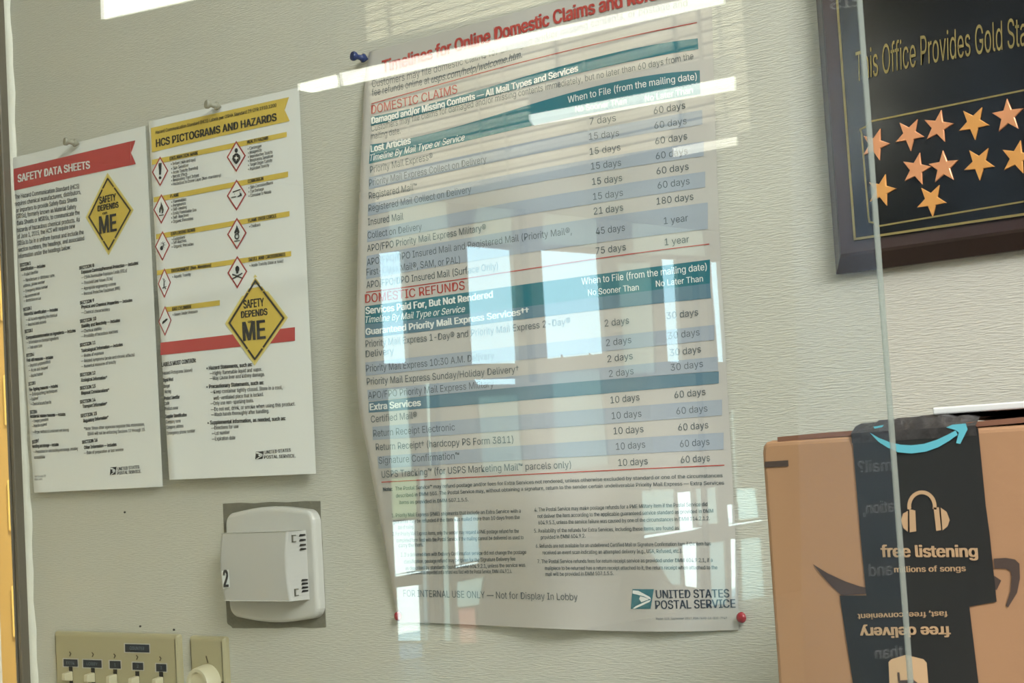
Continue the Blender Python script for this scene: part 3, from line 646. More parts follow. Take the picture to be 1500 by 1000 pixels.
b = MB(); t = lambda s_, x0, y0, x1, y1, bd=.012, cap=4.8: text(b, S1, s_, [(x0,y0), (x1,y1)], cap, bd)
B_ = .045
for a in (('SECTION 1',29,391,45,387.5,B_), ('Identification \u2014 includes',30,397,66.6,391,B_), ('\u2014 Product identifier',32,405,56,400), ('\u2014 Manufacturer or distributor name,',34,413,80.6,405), ('address, phone number',34,421,65.6,414.5), ('\u2014 Emergency phone number',34,429,70,421.5), ('\u2014 Recommended use',34,437,58,431.5), ('\u2014 Restrictions on use',35,443,60,438.5),
  ('SECTION 2',34,456,46.4,453,B_), ('Hazard(s) identification \u2014 includes',35,462.5,85,455,B_), ('\u2014 All hazards regarding the chemical',38,470.5,84,463), ('\u2014 Required label elements',38,478,68,473),
  ('SECTION 3',36,488,48,485.8,B_), ('Composition/information on ingredients \u2014 includes',38,497,111,486,B_), ('\u2014 Information on chemical ingredients',39,504,86,497), ('\u2014 Trade secret claims',41,511.5,62,508),
  ('SECTION 4',38.4,523,50,521,B_), ('First-aid measures \u2014 includes',39,530,78,525,B_), ('\u2014 Important symptoms/effects',41,538,74,531.5), ('\u2014 Acute and delayed',42,545,70,540), ('\u2014 Required treatment',43,553,63,549),
  ('SECTION 5',41.6,565,52,562.6,B_), ('Fire-fighting measures \u2014 includes',42.6,573,85,567,B_), ('\u2014 Extinguishing techniques',43,580,84,574), ('\u2014 Equipment',44,587,56,585), ('\u2014 Chemical hazards from fire',45,594,75,591),
  ('SECTION 6',44,606,54.4,604.8,B_), ('Accidental release measures \u2014 includes',44,612,96,608.6,B_), ('\u2014 Emergency procedures',47,619,71,616), ('\u2014 Protective equipment',47,626.5,69,623), ('\u2014 Proper methods of containment and cleanup',48,635,101,631.5),
  ('SECTION 7',47,650,57,647.4,B_), ('Handling and storage \u2014 includes',47,656,86,652.8,B_), ('\u2014 Precautions for safe handling and storage, including',49,664,114,658.8), ('incompatibilities',50,672,66,671),
  ('SECTION 8',116,395,138,390.5,B_), ('Exposure Controls/Personal Protection \u2014 includes:',119,401,203,387,B_), ('\u2014 OSHA Permissible Exposure Limits (PELs)',119,409,186,398), ('\u2014 Threshold Limit Values (TLVs)',119,417,165,410), ('\u2014 Appropriate engineering controls',119,425,170,417.5), ('\u2014 Personal Protective Equipment (PPE)',119,433,176,424),
  ('SECTION 9',117,446,138,442,B_), ('Physical and Chemical Properties \u2014 includes',119,452,194,441.5,B_), ('\u2014 Chemical characteristics',119,460,161,455),
  ('SECTION 10',117,473,141,468.4,B_), ('Stability and Reactivity \u2014 includes',119,480,176,471,B_), ('\u2014 Chemical stability',119,487.5,149,483), ('\u2014 Possibility of hazardous reactions',119,495,173,487),
  ('SECTION 11',117,508,140,503.5,B_), ('Toxicological Information \u2014 includes',119,516,180,506.4,B_), ('\u2014 Routes of exposure',119,523.5,152,518.5), ('\u2014 Related symptoms (acute and chronic effects)',119,531,197,521.5), ('\u2014 Numerical measures of toxicity',119,539,170,532),
  ('SECTION 12',117,551.5,140,548,B_), ('Ecological Information*',119,559,157,554.8,B_), ('SECTION 13',117,571,140,567.2,B_), ('Disposal Considerations*',119,578,160,573,B_), ('SECTION 14',117,591,140,587.3,B_), ('Transport Information*',121,597.5,157,593,B_),
  ('SECTION 15',118,611.3,142,607.4,B_), ('Regulatory Information*',122,618.6,159,613,B_), ('*Note: Since other agencies regulate this information,',123,630,212,623.2), ('OSHA will not be enforcing Sections 12 through 15.',128,637.6,213,631),
  ('SECTION 16',120,650,143,646.4,B_), ('Other Information \u2014 includes',123,657.6,171,652.8,B_), ('\u2014 Date of preparation or last revision',123,665.6,181,660.2), ('Poster 195-A, January 2015',51,699,67,698,0,3), ('PSN 7690',51,703.5,62,703,0,3)):
    t(*a)
b.build('section_text', ink, O1)['kind'] = 'stuff'
diamond(S1, O1, (125.4,318.4), (157.4,252.8), (195.8,307.2), (159,373.8), [('SAFETY',(145.6,298.6),(170,293),10,.03), ('DEPENDS',(143,309.6),(173.8,303.6),8.4,.03), ('ME',(145.6,342.4),(171.2,337.6),25,.03), ('on',(150,314.5),(157,313.2),4.5,.02)])
usps(S1, O1, (161,684.5,170,695.5), [(172,689), (204,685.6)], [(172,695), (207,692)], 4.6)
S2 = Surf(0, dsheet((328, 150), (355, 698), (234, 440), (450, 420), .010))
pc = hitY((355, 699), 0)
O2 = empty('hazard_sheet', (pc.x, 0, pc.z), 'white hazard pictograms notice with yellow banner between data sheet and large poster', 'poster')
sheet(S2, [(217.5,178), (232,440), (248,702.5)], [(438,128), (450.5,410), (463,693.5)], 18, 60).build('paper', paper, O2, True)
b = MB(); band(b, S2, [(221,187.5), (322,164.5), (416.5,143.6)], [(222.5,223), (322,199.5), (417,178.8)], .0004, 12); poly(b, S2, [(416.5,143.6), (423.5,142), (417,161)], .0004); poly(b, S2, [(417,161), (424.4,177), (417,178.8)], .0004); b.build('yellow_banner', yellow, O2)
b = MB(); text(b, S2, 'Hazard Communication Standard (HCS) Labels per OSHA Standard 29 CFR 1910.1200', [(228,196.5), (405,156)], 5, .02, eps=.0008)
text(b, S2, 'HCS PICTOGRAMS AND HAZARDS', [(228.5,215.4), (320,195), (405.5,176.4)], 11, .03, eps=.0008); b.build('banner_lettering', ink, O2)
for t_, b_ in (([(222.5,234), (420,193)], [(222.5,241.5), (420,200.4)]), ([(225,289), (422,251)], [(225,296.4), (422,259)]), ([(228.5,343), (424,309)], [(228.5,350.4), (424,316.5)]), ([(230,396), (426.5,367.5)], [(230,403), (426.5,375)]), ([(241.6,450), (322,439.4)], [(241.6,457), (322,447)])):
    b = MB(); band(b, S2, t_, b_, .0004, 10); b.build('yellow_bar', yellow, O2)
b = MB()
for s_, x0, y0, x1, y1 in (('EXCLAMATION MARK',248.6,234.6,290,226), ('HEALTH HAZARD',362,210.4,393,204), ('FLAME',249.5,289.5,262,287), ('CORROSION',363,268,386,263.3), ('EXPLODING BOMB',250.4,344.8,286,338.4), ('FLAME OVER CIRCLE',363.5,325.4,405,318), ('ENVIRONMENT (Non-Mandatory)',251,398.8,309.5,390.2), ('SKULL AND CROSSBONES',364,382.4,418,374.4), ('GAS CYLINDER',252,455,280,451)):
    text(b, S2, s_, [(x0,y0), (x1,y1)], 4.6, .03, eps=.0007)
for s_, x0, y0, x1, y1 in (('Irritant (skin and eye)',168,408,288,385), ('Skin Sensitizer',170,430,255,412), ('Acute Toxicity (harmful)',170,450,300,425), ('Narcotic Effects',170,470,248,455), ('Respiratory Tract Irritant',170,488,305,462), ('Hazardous to Ozone Layer (Non-mandatory)',170,507,412,462),
  ('Carcinogen',543,333,610,318), ('Mutagenicity',545,353,612,337), ('Reproductive Toxicity',545,373,665,347), ('Respiratory Sensitizer',545,392,668,367), ('Target Organ Toxicity',545,413,663,388), ('Aspiration Toxicity',545,433,648,412),
  ('Flammables',170,593,243,578), ('Pyrophorics',170,612,240,598), ('Self-Heating',170,630,245,617), ('Emits Flammable Gas',170,650,293,630), ('Self-Reactives',170,670,255,655), ('Organic Peroxides',170,690,277,672),
  ('Skin Corrosion/Burns',547,523,667,497), ('Eye Damage',547,543,622,527), ('Corrosive to Metals',547,563,658,542), ('Explosives',172,775,237,763), ('Self-Reactives',172,793,243,780), ('Organic Peroxides',172,812,280,797), ('Oxidizers',550,712,605,702), ('Aquatic Toxicity',175,958,265,945), ('Acute Toxicity (fatal or toxic)',552,903,717,880)):
    text(b, S2, '\u25a0 '+s_ if False else '\u2022 '+s_, [c3(x0,y0), c3(x1,y1)], 4.6, .012)
text(b, S2, '\u2022 Gases Under Pressure', [c4(165,197), c4(280,180)], 4.6, .012)
for s_, x0, y0, x1, y1, cap, bd in (('LABELS MUST CONTAIN:',115,428,273,407,6,.03), ('Hazard Pictograms (above)',120,465,255,450,5,.012), ('Signal Word',122,497,168,492,5,.03), ('Danger',125,525,153,520,5,.012), ('Warning',128,550,158,547,5,.012), ('Product Identifier',127,580,198,573,5,.03), ('Code',128,605,150,600,5,.012), ('Product name',130,628,190,622,5,.012),
  ('Supplier Identification',132,663,230,655,5,.03), ('Company name',135,688,202,682,5,.012), ('Company address',137,713,215,705,5,.012), ('Emergency phone number',140,740,268,727,5,.012),
  ('\u2022 Hazard Statements, such as:',320,443,530,425,5.6,.03), ('\u2014Highly flammable liquid and vapor.',335,467,575,447,5.6,.01), ('\u2014May cause liver and kidney damage.',335,490,587,470,5.6,.01), ('\u2022 Precautionary Statements, such as:',320,528,583,508,5.6,.03), ('\u2014Keep container tightly closed. Store in a cool,',338,552,668,530,5.6,.01), ('well-ventilated place that is locked.',352,580,582,562,5.6,.01),
  ('\u2014Only use non-sparking tools.',338,605,537,590,5.6,.01), ('\u2014Do not eat, drink, or smoke when using this product.',340,632,727,605,5.6,.01), ('\u2014Wash hands thoroughly after handling.',342,656,607,638,5.6,.01), ('\u2022 Supplemental information, as needed, such as:',325,693,683,672,5.6,.03), ('\u2014Directions for use',342,717,467,708,5.6,.01), ('\u2014Lot number',345,742,427,735,5.6,.01), ('\u2014Expiration date',345,767,452,760,5.6,.01)):
    text(b, S2, s_, [c4(x0,y0), c4(x1,y1)], cap, bd)
b.build('body_text', ink, O2)['kind'] = 'stuff'
b = MB(); band(b, S2, [(235,501.8), (432,479)], [(235,520), (432,499)], .0004, 10); b.build('red_bar', redbar, O2)
for cx, cy, hw, hh, k in ((234.5,251,12,22,'mark'), (236.3,306,11.7,22,'flame'), (238,360,11,22,'bomb'), (240.8,414.5,9.6,22,'tree'), (241.6,470,9.6,22,'cylinder'), (346,229,14,23,'health'), (346.5,285.6,14.3,23,'corrosion'), (347,342,14.3,23.5,'circle'), (347.6,398.5,14.6,24,'skull')):
    hazard(S2, O2, cx, cy, hw, hh, k)
diamond(S2, O2, (329.6,473.6), (373.8,401.6), (421.8,465), (373,535.4), [('SAFETY',(356.8,451.8),(387,448),12,.03), ('DEPENDS',(353,465.6),(392,460.8),9.6,.03), ('ME',(355.8,499),(389.4,495.4),27,.03), ('on',(363,473),(370,472.3),4.5,.02)])
usps(S2, O2, (373.8,661.5,385.6,672.6), [(387.8,664.6), (426,661)], [(387,671.6), (433,669.6)], 4.8)
# ---------------------------------------------------------------- pins
def pin(px, m, label, kind='push', grp=None, hdir=(-.25, -1, .1)):
    p = hitY(px, -.004); r = empty('push_pin' if kind == 'push' else 'thumb_tack', (p.x, 0, p.z), label, 'pin', grp)
    d = Vector(hdir).normalized(); a = d.orthogonal().normalized(); c = d.cross(a)
    prof = [(0, .0005), (.0004, .0005), (.0045, .0045), (.006, .0046), (.0075, .0028), (.011, .0024), (.0135, .0045), (.0155, .0048), (.0165, .0042), (.0167, 0)] if kind == 'push' else [(0, .0005), (.0035, .0005), (.0036, .0045), (.0052, .0040), (.0062, .0022), (.0066, 0)]
    b = MB(); n = 14; vs = []
    o_ = Vector((p.x, -.001, p.z))
    for h, rr in prof:
        for i in range(n): an = 6.2832*i/n; vs.append(o_+d*h+(a*math.cos(an)+c*math.sin(an))*rr*.9)
    b.add(vs, [(k*n+i, k*n+(i+1) % n, (k+1)*n+(i+1) % n, (k+1)*n+i) for k in range(len(prof)-1) for i in range(n)])
    b.build('head', m, r, True)
    b = MB(); b.add([o_+a*.0004, o_-a*.0004+c*.0003, o_-a*.0004-c*.0003, o_-d*.006], [(0,1,3), (1,2,3), (2,0,3)]); b.build('needle', nail, r)
pin((536, 86), bluepin, 'blue push pin at the upper left corner of the large poster')
pin((584, 902), redpin, 'red thumb tack at the lower left corner of the large poster', 'tack', hdir=(0, -1, 0))
pin((1087, 904), redpin, 'red thumb tack at the lower right corner of the large poster', 'tack', hdir=(0, -1, 0))
pin((113, 210), clearpin, 'clear push pin above the red banner sheet')
pin((321, 156), clearpin, 'clear push pin above the yellow banner sheet')
# ---------------------------------------------------------------- wall holes and patch
def blob(px, r):
    b = MB(); c_ = hitY(px, 0); b_ = [(c_.x+r*math.cos(k*.9)*(1+.3*math.sin(k*2.1)), c_.z+r*.7*math.sin(k*.9)) for k in range(7)]
    prism(b, b_, 0, -.0004); return b
for px in ((183, 750), (205.7, 917), (255, 922)):
    o = blob(px, .0016).build('nail_hole', black, bpy.data.objects['wall_back'])
# ---------------------------------------------------------------- wall-mounted chime / sensor cover
def P0(px, Y=0): p = hitY(px, Y); return (p.x, p.z)
def refine(pts, n=6, amp=.0006):
    out = []
    for i in range(len(pts)):
        a, e = pts[i], pts[(i+1) % len(pts)]
        for k in range(n): t = k/n; out.append((a[0]+(e[0]-a[0])*t+random.uniform(-amp, amp), a[1]+(e[1]-a[1])*t+random.uniform(-amp, amp)))
    return out
q = refine([P0((327.5,737)), P0((469.4,734)), P0((478.6,919)), P0((341.8,919)), P0((333,911))])
b = MB(); prism(b, q, 0, -.0006); b.build('glue_patch', glue, bpy.data.objects['wall_back'])
def arcpoly(c, n=10):
    """c: list of (start, bulge control) pixel points, quadratic edges"""
    out = []
    for i in range(0, len(c), 2):
        a, m_, e = c[i], c[i+1], c[(i+2) % len(c)]
        for k in range(n): t = k/n; out.append(((1-t)**2*a[0]+2*t*(1-t)*m_[0]+t*t*e[0], (1-t)**2*a[1]+2*t*(1-t)*m_[1]+t*t*e[1]))
    return out
z0, z1 = P0((405, 910))[1], P0((405, 741))[1]
YP = -.010
xl, xr = P0((338, 830), -.004)[0], P0((473, 830), -.002)[0]
pc = ((xl+xr)/2, (z0+z1)/2)
ST = empty('wall_alarm_box', (pc[0], 0, z0), 'off-white plastic box with curved cover and number 2 on grey glue patch', 'box')
w2, h2 = (xr-xl)/2, (z1-z0)/2
outl = []
for sx_, sz_, a0 in ((1, 1, 0), (-1, 1, 1), (-1, -1, 2), (1, -1, 3)):
    r = .012; cx, cz = pc[0]+sx_*(w2-r-.001), pc[1]+sz_*(h2-r-.004)
    for k in range(7): a = (a0+k/6)*math.pi/2; outl.append((cx+r*math.cos(a), cz+r*math.sin(a)))
    # bulged top/bottom edges
    if a0 in (0, 2):
        for k in range(1, 8): t = k/8; outl.append((cx-sx_*2*(w2-r-.001)*t, pc[1]+sz_*(h2-.004+.004*math.sin(math.pi*t))))
b = MB(); prism(b, outl, -.0006, YP, .004, 4); b.build('base_plate', offwhite, ST)
# raised cover: curved front, side wall with teeth
YCV = -.030
cx0, cx1 = P0((321.5, 830), YCV)[0], P0((422, 830), YCV)[0]; cz0, cz1 = P0((423, 880), YCV+.004)[1], P0((423, 777.5), YCV+.004)[1]
b = MB(); n = 18; vs = []
def fy(t): return YCV+.006*(2*t-1)**2-.001
for i in range(n+1):
    t = i/n; zz = cz0+(cz1-cz0)*t; s_ = math.sin(math.pi*t)
    xr_ = cx1-.0015*s_*1.6; xl_ = cx0-.003*s_
    yy = YCV+.001*(2*t-1)**2
    vs += [(xl_+.003, YP+.001, zz), (xl_, yy+.006, zz), (xl_+.002, yy+.0015, zz), (xl_+.006, yy, zz), (xr_-.0015, yy, zz), (xr_, yy+.0012, zz), (cx1+.004, YP+.001, zz)]
m7 = 7
b.add(vs, [(i*m7+j, (i+1)*m7+j, (i+1)*m7+j+1, i*m7+j+1) for i in range(n) for j in range(m7-1)]+[tuple(range(m7-1, -1, -1)), tuple(n*m7+j for j in range(m7))])
bevel_obj(b.build('cover', offwhite2, ST), .0008)
# side slots: dark teeth on the right side wall
def side(px): # x position between front and back on the side wall
    return px
b = MB()
def onside(t, zf, dx=.0006):   # t 0 front..1 back
    x = cx1+.004*t; y_ = YCV+.0012+(YP-YCV-.001)*t; z = cz0+(cz1-cz0)*zf
    return (x+dx, y_, z)
for zf in (.93, .86, .79, .73, .285, .235, .18, .13):
    dz = .014
    p = [onside(.60, zf-dz*1.3), onside(.92, zf-dz*.9), onside(.92, zf+dz*.6), onside(.66, zf+dz)]
    b.add(p+[(x-.001, y_, z) for x, y_, z in p], [(0,1,2,3), (7,6,5,4), (0,1,5,4), (1,2,6,5), (2,3,7,6), (3,0,4,7)])
b.build('side_slots', black, ST)['kind'] = 'stuff'
for zf in (.89, .12):
    b = MB()
    for (t0, t1, a, c_) in ((.22, .27, -.05, .05), (.22, .42, .04, .05), (.22, .42, -.05, -.04)):
        p = [onside(t0, zf+a), onside(t1, zf+a), onside(t1, zf+c_), onside(t0, zf+c_)]
        b.add(p+[(x-.001, y_, z) for x, y_, z in p], [(0,1,2,3), (7,6,5,4), (0,1,5,4), (1,2,6,5), (2,3,7,6), (3,0,4,7)])
    b.build('latch_mark', mat('latch_grey', S(96, 96, 84), .7), ST)  # plain grey latch outline laid on the side wall
SN = Surf(YCV-.0008)
b = MB(); poly(b, SN, [(324.5,836), (335,834), (337,860), (327,862)], 0); b.build('number_label', whiteink, ST)
b = MB(); text(b, SN, '2', [(327.3,859.5), (335,859)], 24, .035, eps=.0004); b.build('number', ink, ST)
# ---------------------------------------------------------------- switch plates
def plate(name, tl, tr, hgt, label, cat='switch'):
    (xa, za), (xb, zb2) = P0(tl), P0(tr); z_ = (za+zb2)/2; r = empty(name, ((xa+xb)/2, 0, z_-hgt), label, cat)
    q = roundpoly([(xa, z_-hgt), (xb, z_-hgt), (xb, z_), (xa, z_)], .003, 3)
    b = MB(); prism(b, q, 0, -.006, .0045, 4); b.build('cover_plate', almond, r); return r
SWP = plate('switch_plate', (84.5, 922), (266.5, 929.5), .114, 'wide almond plate with five labelled slide switches at lower left')
SV = Surf(-.006)
for i, (x, y) in enumerate(((98, 978), (130.5, 980), (163, 982), (195.5, 985), (230.5, 986))):
    # slot and toggle below the label
    (xc, zc) = SV.q((x+6, y+3)); b = MB(); b.box((xc-.0028, -.0066, zc-.045), (xc+.0028, -.0058, zc+.0035)); sl = b.build('slot', black, SWP)
    tg = MB(); zt = zc-.001; xt = xc-.0005
    tg.add([(xt-.0035, -.006, zt-.010), (xt+.0035, -.006, zt-.010), (xt+.0035, -.006, zt), (xt-.0035, -.006, zt),
            (xt-.003, -.0155, zt-.0085), (xt+.003, -.0155, zt-.0085), (xt+.003, -.0150, zt-.0015), (xt-.003, -.0150, zt-.0015)],
           [(0,3,2,1), (4,5,6,7), (0,1,5,4), (1,2,6,5), (2,3,7,6), (3,0,4,7)])
    bevel_obj(tg.build('slide_knob', almond2, SWP), .0007)
def lab(x0, y0, x1, y1, s_, skew):
    e = empty_child('tape_label', SWP)
    b = MB(); poly(b, SV, [(x0-1.5,y0-1.5), (x1+1.5,y0-1.5+skew), (x1+1.7,y1+1.2+skew), (x0-1.3,y1+1.2)], .0002); b.build('border', offwhite2, e)
    b = MB(); poly(b, SV, [(x0,y0), (x1,y0+skew), (x1+.4,y1+skew), (x0+.3,y1)], .0005); b.build('tape', labelm, e)
    b = MB(); h = (y1-y0); text(b, SV, s_, [(x0+(x1-x0)*(.2 if len(s_) > 1 else .42), y1-h*.28), (x1-(x1-x0)*(.2 if len(s_) > 1 else .42), y1-h*.28+skew*.6)], h*.42, .0, eps=.0008); b.build('lettering', mat('dim_letter', S(120, 132, 144), .5), e)
lab(183, 943, 218.5, 954.5, 'COUNTER', 1)
lab(93, 965, 113.5, 975.5, 'DESK', .6); lab(121.6, 966, 148.6, 977, 'LOBBY', .8); lab(160.5, 967.5, 176.5, 978.5, '1', .5); lab(194, 970, 209.5, 980.5, '2', .5); lab(228.5, 972, 243.5, 983, '3', .5)
b = MB()
for x, y in ((103, 957), (136, 958), (168, 960), (201, 962), (235, 964)):
    stroke(b, SV, [(x-1.2, y-2.5), (x+.8, y), (x-.8, y+3.5)], 1.5, .0003)
b.build('printed_mark', mat('brown_mark', S(84, 74, 44), .6), SWP)
DP = plate('dimmer_plate', (282, 930), (335, 931.5), .114, 'narrow almond dimmer plate with round knob right of the switches')
(kx, kz) = SV.q((306, 1001)); b = MB(); n = 40; vs = []
prof = [(-.006, .0185), (-.008, .0185), (-.019, .0165), (-.0205, .0155), (-.0205, .0125), (-.0185, .0115), (-.0180, 0)]
for yv_, rr in prof:
    for i in range(n): a = 6.2832*i/n; vs.append((kx+rr*math.cos(a), yv_, kz+rr*math.sin(a)))
b.add(vs, [(k*n+i, k*n+(i+1) % n, (k+1)*n+(i+1) % n, (k+1)*n+i) for k in range(len(prof)-1) for i in range(n)])
b.build('dimmer_knob', almond2, DP, True)
b = MB(); stroke(b, SV, [(302, 961), (303, 965), (304.5, 970)], 2, .0003); stroke(b, SV, [(322, 998.5), (327, 999)], 2, .0003); b.build('printed_mark', _m['brown_mark'], DP)
# ---------------------------------------------------------------- the star plaque
YQ = -.018
def plq(px): p = hitY(px, YQ); return (p.x, p.z)
xl, zb = plq((1233, 395)); xo = P0((1228, 402), -.003)[0]; zo = P0((1228, 402), -.003)[1]
PW, PH = .42, .34
PL = empty('star_plaque', (xo+PW/2, 0, zo), 'dark wooden plaque with gold border and copper stars at upper right', 'plaque')
b = MB(); prism(b, [(xo, zo), (xo+PW, zo), (xo+PW, zo+PH), (xo, zo+PH)], -.001, YQ, 0)
def ring(mb, x0, z0, x1, z1, steps):
    """stepped and sloping moulding round a rectangle: steps = (inset, y)"""
    vs = []
    for i_, y_ in steps: vs += [(x0+i_, y_, z0+i_), (x1-i_, y_, z0+i_), (x1-i_, y_, z1-i_), (x0+i_, y_, z1-i_)]
    k = len(steps); mb.add(vs, [(a*4+j, a*4+(j+1) % 4, (a+1)*4+(j+1) % 4, (a+1)*4+j) for a in range(k-1) for j in range(4)]+[tuple(range(4*k-4, 4*k))])
b = MB(); ring(b, xo, zo, xo+PW, zo+PH, [(0, -.0005), (0, -.006), (.003, -.009), (.010, -.0165), (.012, -.018)]); b.build('wooden_board', wood, PL)
SQ = Surf(YQ-.0015)
# black plate bounded by the gold line
b = MB(); c0 = SQ.q((1251, 353)); PT = MB(); PT.box((c0[0], YQ-.0015, c0[1]), (xo+PW-(c0[0]-xo), YQ, zo+PH-(c0[1]-zo))); PT.build('black_plate', lacq, PL)
GL = MB()
c1_ = SQ.q((1251, 352)); e_ = .0
x0_, z0_ = c1_; x1_, z1_ = xo+PW-(x0_-xo), zo+PH-(z0_-zo); wd = .0016
def frame(mb, x0, z0, x1, z1, w_, y_):
    for a in (((x0, z0), (x1, z0+w_)), ((x0, z1-w_), (x1, z1)), ((x0, z0), (x0+w_, z1)), ((x1-w_, z0), (x1, z1))): mb.box((a[0][0], y_-.0004, a[0][1]), (a[1][0], y_, a[1][1]))
frame(GL, x0_, z0_, x1_, z1_, wd, YQ-.0015); GL.build('gold_border', gold, PL)
GL = MB(); st = lambda pts, w_=2.6: stroke(GL, SQ, pts, w_, .0005)
st([(1640, 103), (1500, 132), (1274, 178), (1271, 184), (1260, 189.5), (1262, 195), (1272, 316), (1273.5, 325), (1281, 326.5), (1284, 331.6), (1500, 295), (1657, 268), (1640, 103)])
GL.build('gold_inner_border', gold, PL)
b = MB(); text(b, SQ, 'This Office Provides Gold Standard', [(1256,119), (1297,107.5), (1413,83), (1560,54)], 43, -.006, .18, eps=.0006); b.build('script_lettering', gold, PL)
starA = mat('copper_star', S(214, 150, 106), .3, .25); starB = mat('golden_star', S(216, 156, 86), .3, .25)
for i, (x, y, a) in enumerate(((1283,212,12),(1333,197,0),(1375,186,20),(1427,180,0),(1477,170,34),(1343,248,18),(1383,245,34),(1435,239,-3),(1490,231,18),(1292,279,16),(1365,293,0), (1538,160,10), (1548,222,0))):
    cx, cz = SQ.q((x, y)); rt = math.radians(a-90); R_ = .0112
    pl = [(cx+(R_ if k % 2 == 0 else R_*.42)*math.cos(rt+k*math.pi/5), cz+(R_ if k % 2 == 0 else R_*.42)*math.sin(rt+k*math.pi/5)) for k in range(10)]
    b = MB(); prism(b, pl, YQ-.0015, YQ-.0028, .0004, 1); b.build('star', starA if i in (0, 1, 2, 5, 6, 4) else starB, PL)
# ---------------------------------------------------------------- the counter, the glass screen, the box
ZK = -.34
b = MB(); b.box((-2.6, -.70, ZK-.04), (3.5, -.03, ZK)); b2 = b.build('counter', mat('counter_laminate', S(170, 164, 150), .4)); b2['kind'] = 'structure'
b = MB(); b.box((-2.6, -.55, ZF), (3.5, -.45, ZK-.04)); struct('wall_counter_front', b, paint)
# glass screen: right edge at the polished joint
gx = hitY((1300, 540), YG).x; e1 = hitY((1260, 0), YG); e2 = hitY((1324, 1000), YG)
gx = (e1.x+e2.x)/2
GS = empty('glass_screen', (gx-.7, YG, ZK), 'clear glass screen with bright window reflections in front of the wall', 'glass')
b = MB(); b.box((-2.6, YG, ZK), (gx, YG+.004, 1.4)); b.build('pane', glassm, GS)
b = MB(); b.box((gx, YG, ZK), (gx+.0006, YG+.004, 1.4)); b.build('polished_edge', glassedge, GS)
# box
YX = -.30
SX = Surf(YX); SXT = Surf(YX-.0006)
xl, zt = SX.q((1114, 655)); zt = SX.q((1300, 634))[1]
BW, BD = .40, .20
CB = empty('cardboard_box', (xl+BW/2, YX+BD/2, ZK), 'brown cardboard parcel with black printed band on the counter', 'box')
body = roundpoly([(xl, ZK), (xl+BW, ZK), (xl+BW, zt), (xl, zt)], .006, 3)
b = MB(); prism(b, body, YX+BD, YX, .003, 3); b.build('carton', card, CB)
# lid flaps, slightly bowed, showing their fluted edge
n = 14
for side_ in (0, 1):
    b = MB(); vs = []
    y0_, y1_ = (YX+.001, YX+BD/2-.001) if side_ == 0 else (YX+BD/2+.001, YX+BD-.001)
    for i in range(n+1):
        t = i/n; x = xl+.010+(BW-.012)*t; lift = .0002+.0042*math.sin(math.pi*t*.9)+.0008*math.sin(t*21)
        for (yy, dz) in ((y0_, 0), (y1_, .001)):
            vs += [(x, yy, zt-.001+lift*(.4 if yy == y0_ else 1)), (x, yy, zt+.0015+lift*(.4 if yy == y0_ else 1))]
    fs = []
    for i in range(n):
        a = i*4; c_ = a+4; fs += [(a, c_, c_+1, a+1), (a+1, c_+1, c_+3, a+3), (a+3, c_+3, c_+2, a+2), (a+2, c_+2, c_, a)]
    fs += [(0, 1, 3, 2), (n*4, n*4+2, n*4+3, n*4+1)]
    b.add(vs, fs); b.build('flap', card_in, CB)
# black band: folded over the top
c5 = crop(1100, 580, 3.75); c6 = crop(1100, 780, 3.75); c8 = crop(1180, 930, 4.6875)
b = MB(); poly(b, SX, [(1248,634), (1430,624), (1433,628), c5(1290,600), (1449.5,780), (1460,881), (1420,888), c6(1250,825), (1438,1040), (1256,1040), c6(560,825), c6(487,345), (1269,872), c6(600,0)], .0006); b.build('black_band', tape, CB)
bx0, bx1 = SX.q((1248, 632))[0], SX.q((1431, 626))[0]
b = MB(); vs = []; n = 20
for i in range(n+1):
    x = bx0+(bx1-bx0)*i/n; t = i/n; wv = .0045+.0022*math.sin(math.pi*t)+.0009*math.sin(i*1.9)
    vs += [(x, YX-.0008, zt-.004), (x, YX-.0012, zt+.001), (x, YX+.004, zt+wv), (x, YX+BD*.5, zt+wv+.002), (x, YX+BD, zt+wv*.5)]
b.add(vs, [(i*5+j, (i+1)*5+j, (i+1)*5+j+1, i*5+j+1) for i in range(n) for j in range(4)]); b.build('tape_fold', tapegrey, CB, True)
b = MB()
up = [c5(*p) for p in ((652,200),(700,228),(760,252),(820,266),(880,270),(950,262),(1020,240),(1080,212),(1125,188))]
dn = [c5(*p) for p in ((1135,212),(1090,245),(1030,280),(960,305),(880,315),(810,308),(750,282),(700,250))]
poly(b, SX, up+dn, .0016); poly(b, SX, [c5(*p) for p in ((1072,172),(1105,157),(1180,150),(1190,182),(1150,262),(1127,258),(1142,200),(1125,186))], .0017)
poly(b, SX, [c5(*p) for p in ((672,168),(730,158),(722,170),(680,178))], .0016)
b.build('curved_arrow', smile, CB)
b = MB(); poly(b, SX, [c5(*p) for p in ((75,360),(205,352),(207,385),(75,392))], .0005); b.build('dark_mark', darkprint, CB)
b = MB(); poly(b, SX, [c6(*p) for p in ((340,172),(420,222),(520,268),(600,295),(638,302),(632,335),(495,342),(440,290),(390,235))], .0005); b.build('dark_mark', darkprint, CB)
b = MB(); poly(b, SX, [c6(*p) for p in ((1333,142),(1400,138),(1450,146),(1475,170),(1478,250),(1462,330),(1412,412),(1400,400),(1425,320),(1432,240),(1425,210),(1400,198),(1338,195))], .0005); b.build('dark_mark', darkprint, CB)
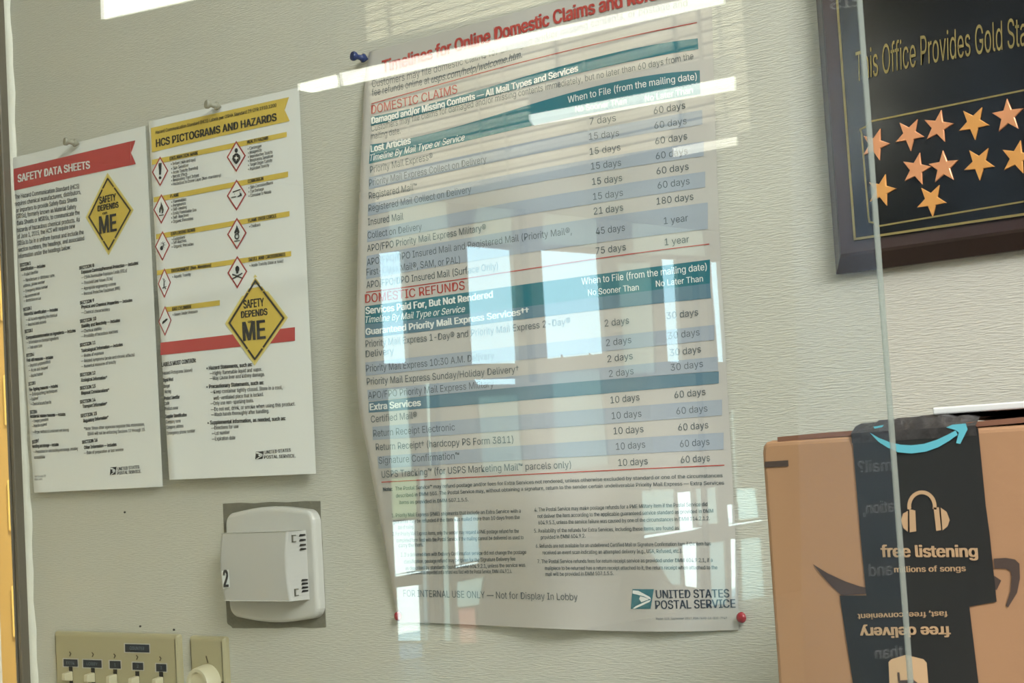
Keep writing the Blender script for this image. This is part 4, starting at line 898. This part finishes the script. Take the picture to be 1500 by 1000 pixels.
b = MB(); poly(b, SX, [c6(*p) for p in ((1335,235),(1375,262),(1350,315),(1340,310))], .0005); b.build('dark_mark', darkprint, CB)
b = MB()
arc = [(1350.5+21.5*math.cos(a), 741-23*math.sin(a)) for a in [math.pi*k/14 for k in range(-1, 16)]]
for a, e in zip(arc, arc[1:]): poly(b, SX, [a, e, (1350.5+(e[0]-1350.5)*.74, 741+(e[1]-741)*.76), (1350.5+(a[0]-1350.5)*.74, 741+(a[1]-741)*.76)], .0012)
for p in (((870,620),(903,628),(908,742),(872,748)), ((862,630),(862,745),(838,725),(824,685),(835,645)), ((1003,612),(1033,610),(1045,735),(1018,740)), ((1042,612),(1075,635),(1092,680),(1080,715),(1052,738))):
    poly(b, SX, [c5(*v) for v in p], .0012)
b.build('headphones_print', beige, CB)
b = MB()
text(b, SX, 'free listening', [(1290.7,815.5), (1433,815.5)], 17, .03, eps=.0012); b.build('printed_words', beige, CB); b = MB()
text(b, SX, 'millions of songs', [(1310,838), (1415,836)], 8.5, .02, eps=.0012); b.build('printed_words', beige, CB); b = MB()
text(b, SX, 'free delivery', [(1392,917), (1259,919)], 15, .03, eps=.0012, flip=-1); b.build('printed_words', beige, CB); b = MB()
text(b, SX, 'fast, free, convenient', [(1388,895), (1256,899)], 8, .02, eps=.0012, flip=-1)
b.build('printed_words', beige, CB)
b = MB(); poly(b, SX, [c8(*p) for p in ((570,185),(590,165),(690,135),(810,165),(832,190),(850,420),(580,420))], .0012); b.build('parcel_print', mat('light_beige_print', S(206, 172, 134), .6), CB)
b = MB(); poly(b, SX, [c8(*p) for p in ((630,255),(645,255),(650,310),(740,305),(770,328),(770,345),(640,345))], .0015); b.build('parcel_print_shade', darkprint, CB)
# white envelope lying on the parcel
xa = SX.q((1350, 620))[0]
b = MB(); b.box((xa, YX+.012, zt+.0075), (xa+.20, YX+.13, zt+.0110)); o = b.build('envelope', whiteink); tag(o, 'white envelope lying flat on top of the cardboard parcel', 'envelope'); bevel_obj(o, .0008)
